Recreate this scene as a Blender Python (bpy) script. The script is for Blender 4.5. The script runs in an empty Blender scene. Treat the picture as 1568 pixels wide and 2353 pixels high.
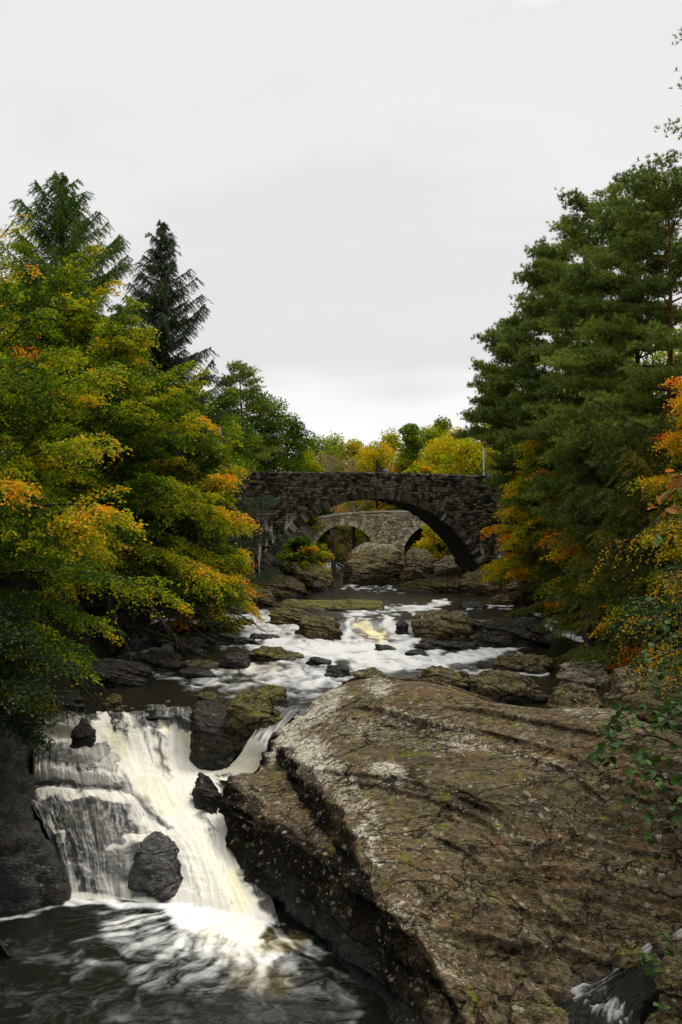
import bpy, math, random
import numpy as np

# ------------------------------------------------------------------ scene, camera, world, sun
scene = bpy.context.scene
scene.render.engine = 'CYCLES'
scene.cycles.max_bounces = 6
scene.cycles.diffuse_bounces = 3
scene.cycles.glossy_bounces = 2
scene.cycles.transmission_bounces = 3
scene.cycles.use_denoising = True
scene.cycles.use_adaptive_sampling = True
scene.cycles.caustics_reflective = False
scene.cycles.caustics_refractive = False
COL = scene.collection

CAMZ = 11.0          # eye height above the lower pool
F = 2288.0           # focal length in the units of a 1568 x 2353 picture
CX, CY = 784.0, 1176.5

cam_d = bpy.data.cameras.new('camera')
cam = bpy.data.objects.new('camera', cam_d)
COL.objects.link(cam)
cam.location = (0, 0, CAMZ)
cam.rotation_euler = (math.radians(90), 0, 0)
cam_d.sensor_fit = 'VERTICAL'
cam_d.sensor_height = 36.0
cam_d.sensor_width = 24.0
cam_d.lens = 36.0 * F / 2353.0
cam_d.clip_start = 0.1
cam_d.clip_end = 3000
scene.camera = cam

SUN_EL, SUN_AZ = math.radians(60), math.radians(30)     # azimuth from +Y towards +X
world = bpy.data.worlds.new('World')
scene.world = world
world.use_nodes = True
wn = world.node_tree
wn.nodes.clear()
def wnode(t, **kw):
    n = wn.nodes.new(t)
    for k, v in kw.items():
        setattr(n, k, v)
    return n
w_out = wnode('ShaderNodeOutputWorld')
w_bg = wnode('ShaderNodeBackground')
w_bg.inputs['Strength'].default_value = 0.1
w_sky = wnode('ShaderNodeTexSky', sky_type='NISHITA')
w_sky.sun_disc = False
w_sky.sun_elevation = SUN_EL
w_sky.sun_rotation = SUN_AZ
w_hsv = wnode('ShaderNodeHueSaturation')
w_hsv.inputs['Saturation'].default_value = 0.15
wn.links.new(w_sky.outputs[0], w_hsv.inputs['Color'])
w_tc = wnode('ShaderNodeTexCoord')
w_sep = wnode('ShaderNodeSeparateXYZ')
wn.links.new(w_tc.outputs['Generated'], w_sep.inputs[0])
# soft cloud wobble added to the elevation, so that the grey bands of the cloud deck undulate
w_map = wnode('ShaderNodeMapping')
w_map.inputs['Scale'].default_value = (1.2, 1.2, 4.0)
wn.links.new(w_tc.outputs['Generated'], w_map.inputs[0])
w_noi = wnode('ShaderNodeTexNoise')
w_noi.inputs['Scale'].default_value = 2.2
w_noi.inputs['Detail'].default_value = 4
w_noi.inputs['Roughness'].default_value = 0.5
wn.links.new(w_map.outputs[0], w_noi.inputs['Vector'])
w_m1 = wnode('ShaderNodeMath', operation='MULTIPLY_ADD')
w_m1.inputs[1].default_value = 0.5
w_m1.inputs[2].default_value = -0.25
wn.links.new(w_noi.outputs[0], w_m1.inputs[0])
w_m2 = wnode('ShaderNodeMath', operation='ADD')
wn.links.new(w_m1.outputs[0], w_m2.inputs[0])
wn.links.new(w_sep.outputs['Z'], w_m2.inputs[1])
w_ramp = wnode('ShaderNodeValToRGB')
cr = w_ramp.color_ramp
SKYSTOPS = [(0.0, 5.75), (0.08, 5.4), (0.16, 4.35), (0.24, 4.5), (0.34, 4.9), (0.46, 4.7), (0.60, 8.6), (1.0, 15.5)]
while len(cr.elements) < len(SKYSTOPS):
    cr.elements.new(0.5)
for e, (p, v) in zip(cr.elements, SKYSTOPS):
    e.position = p
    e.color = (v / 15 * 1.0, v / 15 * .997, v / 15 * .992, 1)
wn.links.new(w_m2.outputs[0], w_ramp.inputs[0])
w_mul = wnode('ShaderNodeMix', data_type='RGBA', blend_type='MULTIPLY')
w_mul.inputs[0].default_value = 1.0
w_mul.inputs[7].default_value = (15.0, 15.0, 15.0, 1)
wn.links.new(w_ramp.outputs[0], w_mul.inputs[6])
w_mix = wnode('ShaderNodeMix', data_type='RGBA')
w_mix.inputs[0].default_value = 0.94
wn.links.new(w_hsv.outputs[0], w_mix.inputs[6])
wn.links.new(w_mul.outputs[2], w_mix.inputs[7])
wn.links.new(w_mix.outputs[2], w_bg.inputs[0])
wn.links.new(w_bg.outputs[0], w_out.inputs[0])

sun_d = bpy.data.lights.new('sun', 'SUN')
sun_d.energy = 1.5
sun_d.angle = math.radians(18)
sun_d.color = (1.0, 0.95, 0.86)
sun = bpy.data.objects.new('sun', sun_d)
COL.objects.link(sun)
sun.rotation_euler = (math.pi / 2 - SUN_EL, 0, math.pi - SUN_AZ)

vs = scene.view_settings
vs.view_transform = 'Standard'
vs.look = 'None'
vs.exposure = 0.80
vs.gamma = 1.0

# ------------------------------------------------------------------ helpers: noise, points, meshes
_r0 = np.random.default_rng(7)
_PERM = np.tile(_r0.permutation(256), 3).astype(np.int64)
_G = _r0.normal(size=(256, 3))
_G /= np.linalg.norm(_G, axis=1)[:, None]

def perlin(p):
    p = np.asarray(p, float)
    i = np.floor(p).astype(np.int64)
    f = p - i
    i &= 255
    u = f * f * f * (f * (f * 6 - 15) + 10)
    out = np.zeros(len(p))
    for dx in (0, 1):
        wx = u[:, 0] if dx else 1 - u[:, 0]
        a = _PERM[i[:, 0] + dx]
        for dy in (0, 1):
            wy = u[:, 1] if dy else 1 - u[:, 1]
            b = _PERM[a + i[:, 1] + dy]
            for dz in (0, 1):
                wz = u[:, 2] if dz else 1 - u[:, 2]
                g = _G[_PERM[b + i[:, 2] + dz]]
                out += wx * wy * wz * (g[:, 0] * (f[:, 0] - dx) + g[:, 1] * (f[:, 1] - dy) + g[:, 2] * (f[:, 2] - dz))
    return out * 1.5

def fbm(p, octv=4, gain=0.5, lac=2.03):
    p = np.asarray(p, float)
    s = np.zeros(len(p)); a = 1.0
    for k in range(octv):
        s += a * perlin(p + 17.3 * k)
        p = p * lac
        a *= gain
    return s

def ss(a, b, x):
    t = np.clip((x - a) / (b - a), 0, 1)
    return t * t * (3 - 2 * t)

def hash1(k, s=0.0):
    h = np.sin(np.asarray(k) * 127.1 + s * 311.7) * 43758.5453
    return h - np.floor(h)

def terr(c, s=0.0, w=0.15):
    """random steps: one constant level per layer, with a short riser between layers"""
    k = np.floor(c); f = c - k
    t = ss(1 - w, 1.0, f)
    return hash1(k, s) * (1 - t) + hash1(k + 1, s) * t - 0.5

def P(px, py, d):
    return ((px - CX) / F * d, d, CAMZ - (py - CY) / F * d)

def PZ(px, py, z):
    d = (CAMZ - z) * F / (py - CY)
    return ((px - CX) / F * d, d, z)

def to_px(v):
    v = np.asarray(v)
    return CX + v[:, 0] / v[:, 1] * F, CY - (v[:, 2] - CAMZ) / v[:, 1] * F

def rbf(ctrl, x, y, soft=0.35, reg=0.05):
    c = np.asarray(ctrl, float)
    n = len(c)
    r = np.sqrt((c[:, None, 0] - c[None, :, 0]) ** 2 + (c[:, None, 1] - c[None, :, 1]) ** 2 + soft ** 2)
    A = np.zeros((n + 3, n + 3))
    A[:n, :n] = -r + np.eye(n) * reg
    A[:n, n] = 1; A[:n, n + 1:] = c[:, :2]
    A[n, :n] = 1; A[n + 1:, :n] = c[:, :2].T
    b = np.zeros(n + 3); b[:n] = c[:, 2]
    w = np.linalg.solve(A, b)
    out = np.empty(x.size)
    xf, yf = x.ravel(), y.ravel()
    for k in range(0, x.size, 20000):
        s = slice(k, k + 20000)
        rr = np.sqrt((xf[s, None] - c[None, :, 0]) ** 2 + (yf[s, None] - c[None, :, 1]) ** 2 + soft ** 2)
        out[s] = -rr @ w[:n] + w[n] + w[n + 1] * xf[s] + w[n + 2] * yf[s]
    return out.reshape(x.shape)

def mesh_np(name, V, faces, mat, parent=None, attrs=None, smooth=True, loc=None, mats=None, mat_index=None):
    """faces: one int array (n,k) or a list of such arrays"""
    if not isinstance(faces, (list, tuple)):
        faces = [faces]
    faces = [np.asarray(f, np.int32) for f in faces if len(f)]
    V = np.asarray(V, np.float32)
    if loc is not None:
        V = V - np.asarray(loc, np.float32)
    me = bpy.data.meshes.new(name)
    me.vertices.add(len(V))
    me.vertices.foreach_set('co', np.ascontiguousarray(V).ravel())
    loops = np.concatenate([f.ravel() for f in faces])
    sizes = np.concatenate([np.full(len(f), f.shape[1], np.int32) for f in faces])
    starts = np.concatenate([[0], np.cumsum(sizes)[:-1]]).astype(np.int32)
    me.loops.add(len(loops))
    me.loops.foreach_set('vertex_index', loops)
    me.polygons.add(len(sizes))
    me.polygons.foreach_set('loop_start', starts)
    if smooth:
        me.polygons.foreach_set('use_smooth', np.ones(len(sizes), bool))
    else:
        me.polygons.foreach_set('use_smooth', np.zeros(len(sizes), bool))
    for m in (mats or [mat]):
        me.materials.append(m)
    if mat_index is not None:
        me.polygons.foreach_set('material_index', np.asarray(mat_index, np.int32))
    for k, a in (attrs or {}).items():
        a = np.asarray(a, np.float32)
        if a.ndim == 2:
            at = me.attributes.new(k, 'FLOAT_COLOR', 'POINT')
            if a.shape[1] == 3:
                a = np.concatenate([a, np.ones((len(a), 1), np.float32)], 1)
            at.data.foreach_set('color', np.ascontiguousarray(a).ravel())
        else:
            at = me.attributes.new(k, 'FLOAT', 'POINT')
            at.data.foreach_set('value', a)
    me.update()
    ob = bpy.data.objects.new(name, me)
    COL.objects.link(ob)
    if loc is not None:
        ob.location = loc
    if parent is not None:
        ob.parent = parent
    return ob

def tag(o, label=None, cat=None, group=None, kind=None):
    if label: o['label'] = label
    if cat: o['category'] = cat
    if group: o['group'] = group
    if kind: o['kind'] = kind
    return o

def empty(name, loc, label=None, cat=None, group=None, rz=0):
    o = bpy.data.objects.new(name, None)
    COL.objects.link(o)
    o.location = loc
    o.rotation_euler = (0, 0, rz)
    o.empty_display_size = 0.3
    return tag(o, label, cat, group)

def grid_faces(nx, ny, keep=None):
    """vertex (i,j) -> i*ny+j ; returns quads, optionally only where keep[i,j] (cells)"""
    i, j = np.meshgrid(np.arange(nx - 1), np.arange(ny - 1), indexing='ij')
    a = i * ny + j
    q = np.stack([a, a + ny, a + ny + 1, a + 1], -1)
    if keep is not None:
        return q[keep]
    return q.reshape(-1, 4)

def compact(V, faces, attrs):
    used = np.zeros(len(V), bool)
    used[faces.ravel()] = True
    idx = np.cumsum(used) - 1
    return V[used], idx[faces], {k: a[used] for k, a in attrs.items()}

class Tubes:
    def __init__(s):
        s.V, s.Fq, s.n = [], [], 0
    def add(s, pts, rad, sides=6):
        pts = np.asarray(pts, float); rad = np.asarray(rad, float)
        n = len(pts)
        t = np.gradient(pts, axis=0)
        t /= np.linalg.norm(t, axis=1)[:, None] + 1e-9
        ref = np.where(np.abs(t[:, 2:3]) > 0.9, np.array([[1.0, 0, 0]]), np.array([[0, 0, 1.0]]))
        a = np.cross(t, ref); a /= np.linalg.norm(a, axis=1)[:, None] + 1e-9
        b = np.cross(t, a)
        th = np.linspace(0, 2 * np.pi, sides, endpoint=False)
        ring = pts[:, None] + rad[:, None, None] * (np.cos(th)[None, :, None] * a[:, None] + np.sin(th)[None, :, None] * b[:, None])
        s.V.append(ring.reshape(-1, 3))
        i, j = np.meshgrid(np.arange(n - 1), np.arange(sides), indexing='ij')
        j2 = (j + 1) % sides
        q = np.stack([i * sides + j, i * sides + j2, (i + 1) * sides + j2, (i + 1) * sides + j], -1).reshape(-1, 4) + s.n
        s.Fq.append(q)
        s.n += n * sides
    def box(s, c, sx, sy, sz, rot=0.0, tilt=0.0):
        v = np.array([[x, y, z] for x in (-.5, .5) for y in (-.5, .5) for z in (-.5, .5)]) * (sx, sy, sz)
        ct, st = math.cos(tilt), math.sin(tilt)
        v = np.stack([v[:, 0] * ct - v[:, 2] * st, v[:, 1], v[:, 0] * st + v[:, 2] * ct], 1)
        cr_, sr = math.cos(rot), math.sin(rot)
        v = np.stack([v[:, 0] * cr_ - v[:, 1] * sr, v[:, 0] * sr + v[:, 1] * cr_, v[:, 2]], 1) + np.asarray(c)
        q = np.array([[0, 1, 3, 2], [4, 6, 7, 5], [0, 4, 5, 1], [2, 3, 7, 6], [0, 2, 6, 4], [1, 5, 7, 3]]) + s.n
        s.V.append(v); s.Fq.append(q); s.n += 8
    def build(s, name, mat, parent=None, loc=None, smooth=True, attrs=None):
        return mesh_np(name, np.concatenate(s.V), np.concatenate(s.Fq), mat, parent, attrs, smooth, loc)

# ------------------------------------------------------------------ materials
class NT:
    def __init__(s, name):
        s.m = bpy.data.materials.new(name)
        s.m.use_nodes = True
        s.t = s.m.node_tree
        s.t.nodes.clear()
        s.out = s.t.nodes.new('ShaderNodeOutputMaterial')
    def n(s, typ, inp=None, **kw):
        nd = s.t.nodes.new(typ)
        for k, v in kw.items():
            setattr(nd, k, v)
        for k, v in (inp or {}).items():
            if hasattr(v, 'is_output') or isinstance(v, bpy.types.NodeSocket):
                s.t.links.new(v, nd.inputs[k])
            else:
                nd.inputs[k].default_value = v
        return nd
    def math(s, op, a, b=None, c=None, clamp=False):
        inp = {0: a}
        if b is not None: inp[1] = b
        if c is not None: inp[2] = c
        return s.n('ShaderNodeMath', inp, operation=op, use_clamp=clamp).outputs[0]
    def mix(s, fac, a, b, blend='MIX'):
        def c(v):
            return v if isinstance(v, bpy.types.NodeSocket) else (v[0], v[1], v[2], 1)
        return s.n('ShaderNodeMix', {0: fac, 6: c(a), 7: c(b)}, data_type='RGBA', blend_type=blend).outputs[2]
    def noise(s, vec, scale, detail=4, rough=0.55, dist=0.0):
        return s.n('ShaderNodeTexNoise', {'Vector': vec, 'Scale': scale, 'Detail': detail, 'Roughness': rough, 'Distortion': dist}).outputs[0]
    def step(s, x, lo, hi):
        return s.n('ShaderNodeMapRange', {0: x, 1: lo, 2: hi, 3: 0.0, 4: 1.0}, interpolation_type='SMOOTHSTEP').outputs[0]
    def mapping(s, vec, scale=(1, 1, 1), rot=(0, 0, 0), loc=(0, 0, 0)):
        return s.n('ShaderNodeMapping', {0: vec, 1: loc, 2: rot, 3: scale}).outputs[0]
    def attr(s, name):
        return s.n('ShaderNodeAttribute', attribute_name=name)
    def bump(s, h, strength, dist, normal=None):
        inp = {'Strength': strength, 'Distance': dist, 'Height': h}
        if normal is not None: inp['Normal'] = normal
        return s.n('ShaderNodeBump', inp).outputs[0]
    def finish(s, sh):
        s.t.links.new(sh, s.out.inputs[0])
        return s.m

STRIKE = math.radians(-42)

def rock_mat(name, dark, light, lichen=0.35, moss=0.25, mosscol=(0.10, 0.11, 0.012), wetness=0.0, scale=1.0, rough=0.85, warm=(0.115, 0.060, 0.024)):
    k = NT(name)
    tc = k.n('ShaderNodeTexCoord').outputs['Object']
    geo = k.n('ShaderNodeNewGeometry')
    nz = k.n('ShaderNodeSeparateXYZ', {0: geo.outputs['Normal']}).outputs[2]
    # layered grain: stretched along the strike of the strata, tilted with the dip
    st = k.mapping(tc, scale=(0.8 * scale, 1.8 * scale, 2.6 * scale), rot=(math.radians(18), math.radians(-14), -STRIKE))
    n1 = k.noise(st, 2.2, 8, 0.62, 0.6)
    n2 = k.noise(tc, 1.1 * scale, 5, 0.6)
    n3 = k.noise(tc, 11 * scale, 6, 0.75)
    n5 = k.noise(tc, 5 * scale, 5, 0.7, 0.8)
    n4 = k.noise(st, 9.0, 5, 0.65)
    gr = k.noise(k.mapping(tc, scale=(5 * scale, 22 * scale, 22 * scale), rot=(0, 0, -STRIKE)), 1.0, 4, 0.7)
    f = k.math('ADD', k.math('MULTIPLY', n1, 0.6), k.math('ADD', k.math('MULTIPLY', n2, 0.35), k.math('MULTIPLY', n3, 0.35)))
    col = k.mix(k.step(k.math('ADD', f, k.math('MULTIPLY', k.math('SUBTRACT', n5, 0.5), 0.7)), 0.48, 0.86), dark, light)
    col = k.mix(k.math('MULTIPLY', k.step(k.noise(tc, 0.7 * scale, 4, 0.6, 1.0), 0.5, 0.68), 0.5), col, warm)
    # fine grey speckle and black crevices
    col = k.mix(k.math('MULTIPLY', k.step(n3, 0.56, 0.70), 0.45), col, [min(1, c * 1.5 + 0.02) for c in light])
    col = k.mix(k.math('MULTIPLY', k.step(gr, 0.54, 0.70), 0.55), col, [min(1, c * 1.7) for c in light])
    col = k.mix(k.math('MULTIPLY', k.step(gr, 0.47, 0.33), 0.65), col, [c * 0.5 for c in dark])
    col = k.mix(k.math('MULTIPLY', k.step(n4, 0.42, 0.28), 0.8), col, [c * 0.3 for c in dark])
    # pale crust and black staining on certain parts, mixed with painted face shade
    la = k.attr('lich').outputs['Fac']
    col = k.mix(k.math('MULTIPLY', k.step(k.math('ADD', k.math('ADD', k.math('MULTIPLY', n5, .6), k.math('MULTIPLY', n3, .5)), k.math('MULTIPLY', la, 0.34)), 0.64, 0.90), k.step(la, 0.02, 0.3)), col, k.mix(k.step(n3, .35, .62), (0.14, 0.12, 0.08), (0.52, 0.48, 0.38)))
    sa = k.attr('stain_shade').outputs['Fac']
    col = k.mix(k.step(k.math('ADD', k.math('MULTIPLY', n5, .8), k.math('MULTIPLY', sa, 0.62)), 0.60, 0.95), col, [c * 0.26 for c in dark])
    # crusty lichen: rounded pale spots gathered in patches
    vo = k.n('ShaderNodeTexVoronoi', {'Vector': k.mapping(tc, scale=(1, 1, 1)), 'Scale': 9.0 * scale, 'Randomness': 1.0})
    spots = k.step(k.math('ADD', vo.outputs['Distance'], k.math('MULTIPLY', n3, 0.25)), 0.40, 0.30)
    rnd = k.n('ShaderNodeSeparateColor', {0: vo.outputs['Color']}).outputs[0]
    patch = k.step(k.noise(tc, 0.9 * scale, 4, 0.65), 0.62 - 0.25 * lichen, 0.78 - 0.25 * lichen)
    lf = k.math('MULTIPLY', k.math('MULTIPLY', spots, k.step(rnd, 0.75 - 0.5 * lichen, 0.80 - 0.4 * lichen)), k.math('ADD', patch, 0.18), clamp=True)
    col = k.mix(lf, col, (0.42, 0.41, 0.34))
    vo2 = k.n('ShaderNodeTexVoronoi', {'Vector': k.mapping(tc, scale=(1, 1, 1), loc=(3, 1, 7)), 'Scale': 4.2 * scale, 'Randomness': 1.0})
    sp2 = k.step(k.math('ADD', vo2.outputs['Distance'], k.math('MULTIPLY', k.math('SUBTRACT', n5, .5), 0.9)), 0.36, 0.24)
    rnd2 = k.n('ShaderNodeSeparateColor', {0: vo2.outputs['Color']}).outputs[1]
    lf2 = k.math('MULTIPLY', k.math('MULTIPLY', sp2, k.step(rnd2, 0.80 - 0.5 * lichen, 0.84 - 0.5 * lichen)), k.step(n2, 0.40, 0.58))
    col = k.mix(k.math('MULTIPLY', lf2, .6), col, (0.30, 0.28, 0.20))
    big = k.step(k.noise(tc, 2.6 * scale, 6, 0.7, 0.4), 0.66 - 0.1 * lichen, 0.72 - 0.1 * lichen)
    col = k.mix(k.math('MULTIPLY', big, min(1, 0.35 + lichen * 0.8)), col, (0.25, 0.235, 0.17))
    # moss on faces that look upwards
    mf = k.math('MULTIPLY', k.step(k.math('ADD', k.noise(tc, 1.6 * scale, 6, 0.68), k.math('MULTIPLY', nz, 0.12)), 0.74 - 0.32 * moss, 0.84 - 0.32 * moss), k.step(nz, 0.15, 0.65))
    mcol = k.mix(k.step(n3, 0.35, 0.65), [c * 0.45 for c in mosscol], [c * 1.5 for c in mosscol])
    col = k.mix(k.math('MULTIPLY', mf, 0.9), col, mcol)
    # open cracks running with the strata, and a few across them
    cw = k.n('ShaderNodeVectorMath', {0: tc, 1: k.n('ShaderNodeVectorMath', {0: k.n('ShaderNodeTexNoise', {'Vector': tc, 'Scale': 1.6, 'Detail': 5.0, 'Roughness': 0.6}).outputs['Color'], 'Scale': 0.7}, operation='SCALE').outputs[0]}, operation='ADD').outputs[0]
    v1 = k.n('ShaderNodeTexVoronoi', {'Vector': k.mapping(cw, scale=(0.22 * scale, 0.95 * scale, 1.1 * scale), rot=(0, 0, -STRIKE)), 'Scale': 1.0}, feature='DISTANCE_TO_EDGE').outputs['Distance']
    v2 = k.n('ShaderNodeTexVoronoi', {'Vector': k.mapping(cw, scale=(0.9 * scale, 2.6 * scale, 3.0 * scale), rot=(0, 0, -STRIKE)), 'Scale': 1.0}, feature='DISTANCE_TO_EDGE').outputs['Distance']
    ck = k.math('MAXIMUM', k.step(v1, 0.020, 0.004), k.math('MULTIPLY', k.step(v2, 0.028, 0.006), k.step(n2, 0.46, 0.60)))
    col = k.mix(k.math('MULTIPLY', ck, 0.85), col, [c * 0.18 for c in dark])
    # water-soaked stone near the river, stored as a height above the water line
    wet = k.math('ADD', k.attr('wet').outputs['Fac'], wetness, clamp=True)
    col = k.mix(wet, col, k.mix(0.78, col, (0.008, 0.0075, 0.006)))
    ro = k.n('ShaderNodeMapRange', {0: wet, 1: 0.0, 2: 1.0, 3: rough, 4: 0.28}).outputs[0]
    h = k.math('SUBTRACT', k.math('ADD', k.math('MULTIPLY', n1, 1.0), k.math('ADD', k.math('MULTIPLY', n3, 0.45), k.math('MULTIPLY', n4, 0.5))), k.math('MULTIPLY', ck, 0.8))
    bm = k.bump(h, 1.0, 0.11 / scale)
    b = k.n('ShaderNodeBsdfPrincipled', {'Base Color': col, 'Roughness': ro, 'Normal': bm, 'Specular IOR Level': k.n('ShaderNodeMapRange', {0: wet, 1: 0.0, 2: 1.0, 3: 0.08, 4: 0.30}).outputs[0]})
    return k.finish(b.outputs[0])

def water_mat(name, deep=(0.010, 0.009, 0.005), rough=0.16, bump=0.05, veil=False, foamc=(0.70, 0.70, 0.67), spec=0.5):
    k = NT(name)
    foam = k.attr('foam').outputs['Fac']
    amb = k.attr('amber').outputs['Fac']
    tc = k.n('ShaderNodeTexCoord').outputs['Object']
    fcol = k.mix(amb, foamc, (0.64, 0.58, 0.30))
    dcol = k.mix(amb, deep, (0.10, 0.065, 0.012))
    if veil:
        dcol = k.mix(k.step(k.noise(tc, 3.0, 6, 0.6, 0.5), 0.4, 0.7), (0.032, 0.030, 0.027), (0.072, 0.069, 0.062))
    col = k.mix(foam, dcol, fcol)
    ro = k.n('ShaderNodeMapRange', {0: foam, 1: 0.0, 2: 0.7, 3: rough, 4: 0.75}).outputs[0]
    nn = k.noise(k.mapping(tc, scale=(1.0, 0.55, 1.0)), 2.2, 5, 0.62, 0.8)
    bm = k.bump(nn, 0.7, bump)
    b = k.n('ShaderNodeBsdfPrincipled', {'Base Color': col, 'Roughness': ro, 'Normal': bm, 'Specular IOR Level': spec})
    return k.finish(b.outputs[0])

def leaf_mat(name, rough=0.6, trans=0.42, spec=0.05):
    k = NT(name)
    c = k.attr('col').outputs['Color']
    b = k.n('ShaderNodeBsdfPrincipled', {'Base Color': c, 'Roughness': rough, 'Specular IOR Level': spec})
    if trans <= 0:
        return k.finish(b.outputs[0])
    t = k.n('ShaderNodeBsdfTranslucent', {'Color': k.mix(1.0, c, (1.25, 1.2, 0.7), 'MULTIPLY')})
    mx = k.n('ShaderNodeMixShader', {0: trans, 1: b.outputs[0], 2: t.outputs[0]})
    return k.finish(mx.outputs[0])

def bark_mat(name, dark, light, scale=6.0):
    k = NT(name)
    tc = k.n('ShaderNodeTexCoord').outputs['Object']
    n = k.noise(k.mapping(tc, scale=(1, 1, 0.25)), scale, 6, 0.65, 0.5)
    col = k.mix(k.step(n, 0.35, 0.68), dark, light)
    b = k.n('ShaderNodeBsdfPrincipled', {'Base Color': col, 'Roughness': 0.9, 'Specular IOR Level': 0.08, 'Normal': k.bump(n, 0.8, 0.04)})
    return k.finish(b.outputs[0])

def plain_mat(name, col, rough=0.6, metal=0.0, var=0.25, scale=8.0):
    k = NT(name)
    tc = k.n('ShaderNodeTexCoord').outputs['Object']
    n = k.noise(tc, scale, 5, 0.6)
    c = k.mix(n, [v * (1 - var) for v in col], [min(1, v * (1 + var)) for v in col])
    b = k.n('ShaderNodeBsdfPrincipled', {'Base Color': c, 'Roughness': rough, 'Metallic': metal, 'Specular IOR Level': 0.25})
    return k.finish(b.outputs[0])

def stone_mat(name, dark, light, lime=1.0):
    """rubble masonry: 'stone' holds a random value per stone, 'joint' the mortar lines, 'limev' lime runs"""
    k = NT(name)
    tc = k.n('ShaderNodeTexCoord').outputs['Object']
    st = k.attr('stone').outputs['Fac']
    jt = k.attr('joint').outputs['Fac']
    li = k.attr('limev').outputs['Fac']
    n1 = k.noise(tc, 3.0, 6, 0.65)
    n2 = k.noise(tc, 0.55, 4, 0.6)
    n3 = k.noise(tc, 16.0, 4, 0.7)
    f = k.math('ADD', k.math('MULTIPLY', st, 0.55), k.math('MULTIPLY', n1, 0.5))
    col = k.mix(k.step(f, 0.25, 0.85), dark, light)
    col = k.mix(k.math('MULTIPLY', k.step(n2, 0.48, 0.7), 0.45), col, [c * 0.45 for c in dark])
    col = k.mix(k.math('MULTIPLY', k.step(n3, 0.60, 0.72), 0.5), col, [min(1, c * 2.0) for c in light])
    col = k.mix(k.math('MULTIPLY', jt, 0.75), col, [c * 0.5 for c in dark])
    col = k.mix(k.math('MULTIPLY', li, lime, clamp=True), col, (0.42, 0.40, 0.34))
    h = k.math('ADD', n1, k.math('MULTIPLY', n3, 0.4))
    b = k.n('ShaderNodeBsdfPrincipled', {'Base Color': col, 'Roughness': 0.9, 'Specular IOR Level': 0.08, 'Normal': k.bump(h, 0.8, 0.06)})
    return k.finish(b.outputs[0])

M = {}
M['rock_big'] = rock_mat('weathered_rock', (0.030, 0.022, 0.011), (0.150, 0.115, 0.060), lichen=0.42, moss=0.18)
M['rock_brown'] = rock_mat('brown_rock', (0.028, 0.021, 0.010), (0.165, 0.128, 0.064), lichen=0.5, moss=0.36)
M['rock_moss'] = rock_mat('mossy_rock', (0.026, 0.021, 0.009), (0.15, 0.122, 0.05), lichen=0.4, moss=0.56, mosscol=(0.12, 0.115, 0.02))
M['rock_pale'] = rock_mat('pale_rock', (0.036, 0.029, 0.016), (0.25, 0.21, 0.13), lichen=0.95, moss=0.3)
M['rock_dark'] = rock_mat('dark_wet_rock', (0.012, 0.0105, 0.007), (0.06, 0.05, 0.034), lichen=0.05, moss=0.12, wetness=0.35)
M['rock_grey'] = rock_mat('grey_wet_rock', (0.045, 0.043, 0.039), (0.15, 0.143, 0.13), lichen=0.0, moss=0.0, wetness=0.0, rough=.5)
M['water'] = water_mat('river_water', foamc=(0.46, 0.46, 0.445), rough=0.2)
M['pool'] = water_mat('pool_water', deep=(0.006, 0.0058, 0.004), rough=0.25, bump=0.03, spec=0.10)
M['brook'] = water_mat('stream_water', deep=(0.007, 0.0068, 0.005), rough=0.5, bump=0.01, spec=0.05, foamc=(0.55, 0.55, 0.54))
M['veil'] = water_mat('falling_water', veil=True, rough=0.42, bump=0.03, foamc=(0.58, 0.56, 0.48), spec=0.3)
M['leaf'] = leaf_mat('autumn_leaf')
M['leaf_gloss'] = leaf_mat('glossy_leaf', rough=0.5, trans=0.2, spec=0.08)
M['needle'] = leaf_mat('needles', rough=0.6, trans=0.15, spec=0.08)
M['bark'] = bark_mat('grey_bark', (0.012, 0.010, 0.007), (0.06, 0.05, 0.035))
M['bark_pine'] = bark_mat('pine_bark', (0.03, 0.016, 0.009), (0.16, 0.075, 0.035))
M['bark_pale'] = bark_mat('pale_dead_wood', (0.12, 0.10, 0.075), (0.34, 0.30, 0.24))
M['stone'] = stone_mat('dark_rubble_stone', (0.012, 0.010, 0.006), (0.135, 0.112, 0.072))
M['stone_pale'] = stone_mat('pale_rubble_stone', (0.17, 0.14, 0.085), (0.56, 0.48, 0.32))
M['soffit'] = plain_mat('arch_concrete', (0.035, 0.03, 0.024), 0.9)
M['road'] = plain_mat('asphalt', (0.05, 0.05, 0.05), 0.9)
M['steel'] = plain_mat('galvanised_steel', (0.42, 0.43, 0.42), 0.45, 0.3)
M['yellow'] = plain_mat('yellow_band', (0.70, 0.50, 0.05), 0.5)
M['black'] = plain_mat('black_plastic', (0.015, 0.015, 0.016), 0.45)
M['blue'] = plain_mat('blue_cloth', (0.03, 0.18, 0.55), 0.7)

def ground_mat():
    k = NT('forest_floor')
    tc = k.n('ShaderNodeTexCoord').outputs['Object']
    n1 = k.noise(tc, 0.8, 6, 0.65)
    n2 = k.noise(tc, 9.0, 5, 0.7)
    col = k.mix(k.step(n1, 0.35, 0.65), (0.008, 0.0065, 0.004), (0.022, 0.017, 0.009))
    col = k.mix(k.math('MULTIPLY', k.step(n2, 0.58, 0.66), 0.5), col, (0.06, 0.03, 0.008))
    col = k.mix(k.math('MULTIPLY', k.step(k.noise(tc, 0.5, 4, 0.6), 0.52, 0.66), 0.7), col, (0.012, 0.019, 0.004))
    b = k.n('ShaderNodeBsdfPrincipled', {'Base Color': col, 'Roughness': 0.95, 'Specular IOR Level': 0.05, 'Normal': k.bump(k.math('ADD', n1, n2), 0.8, 0.12)})
    return k.finish(b.outputs[0])
M['ground'] = ground_mat()
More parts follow.
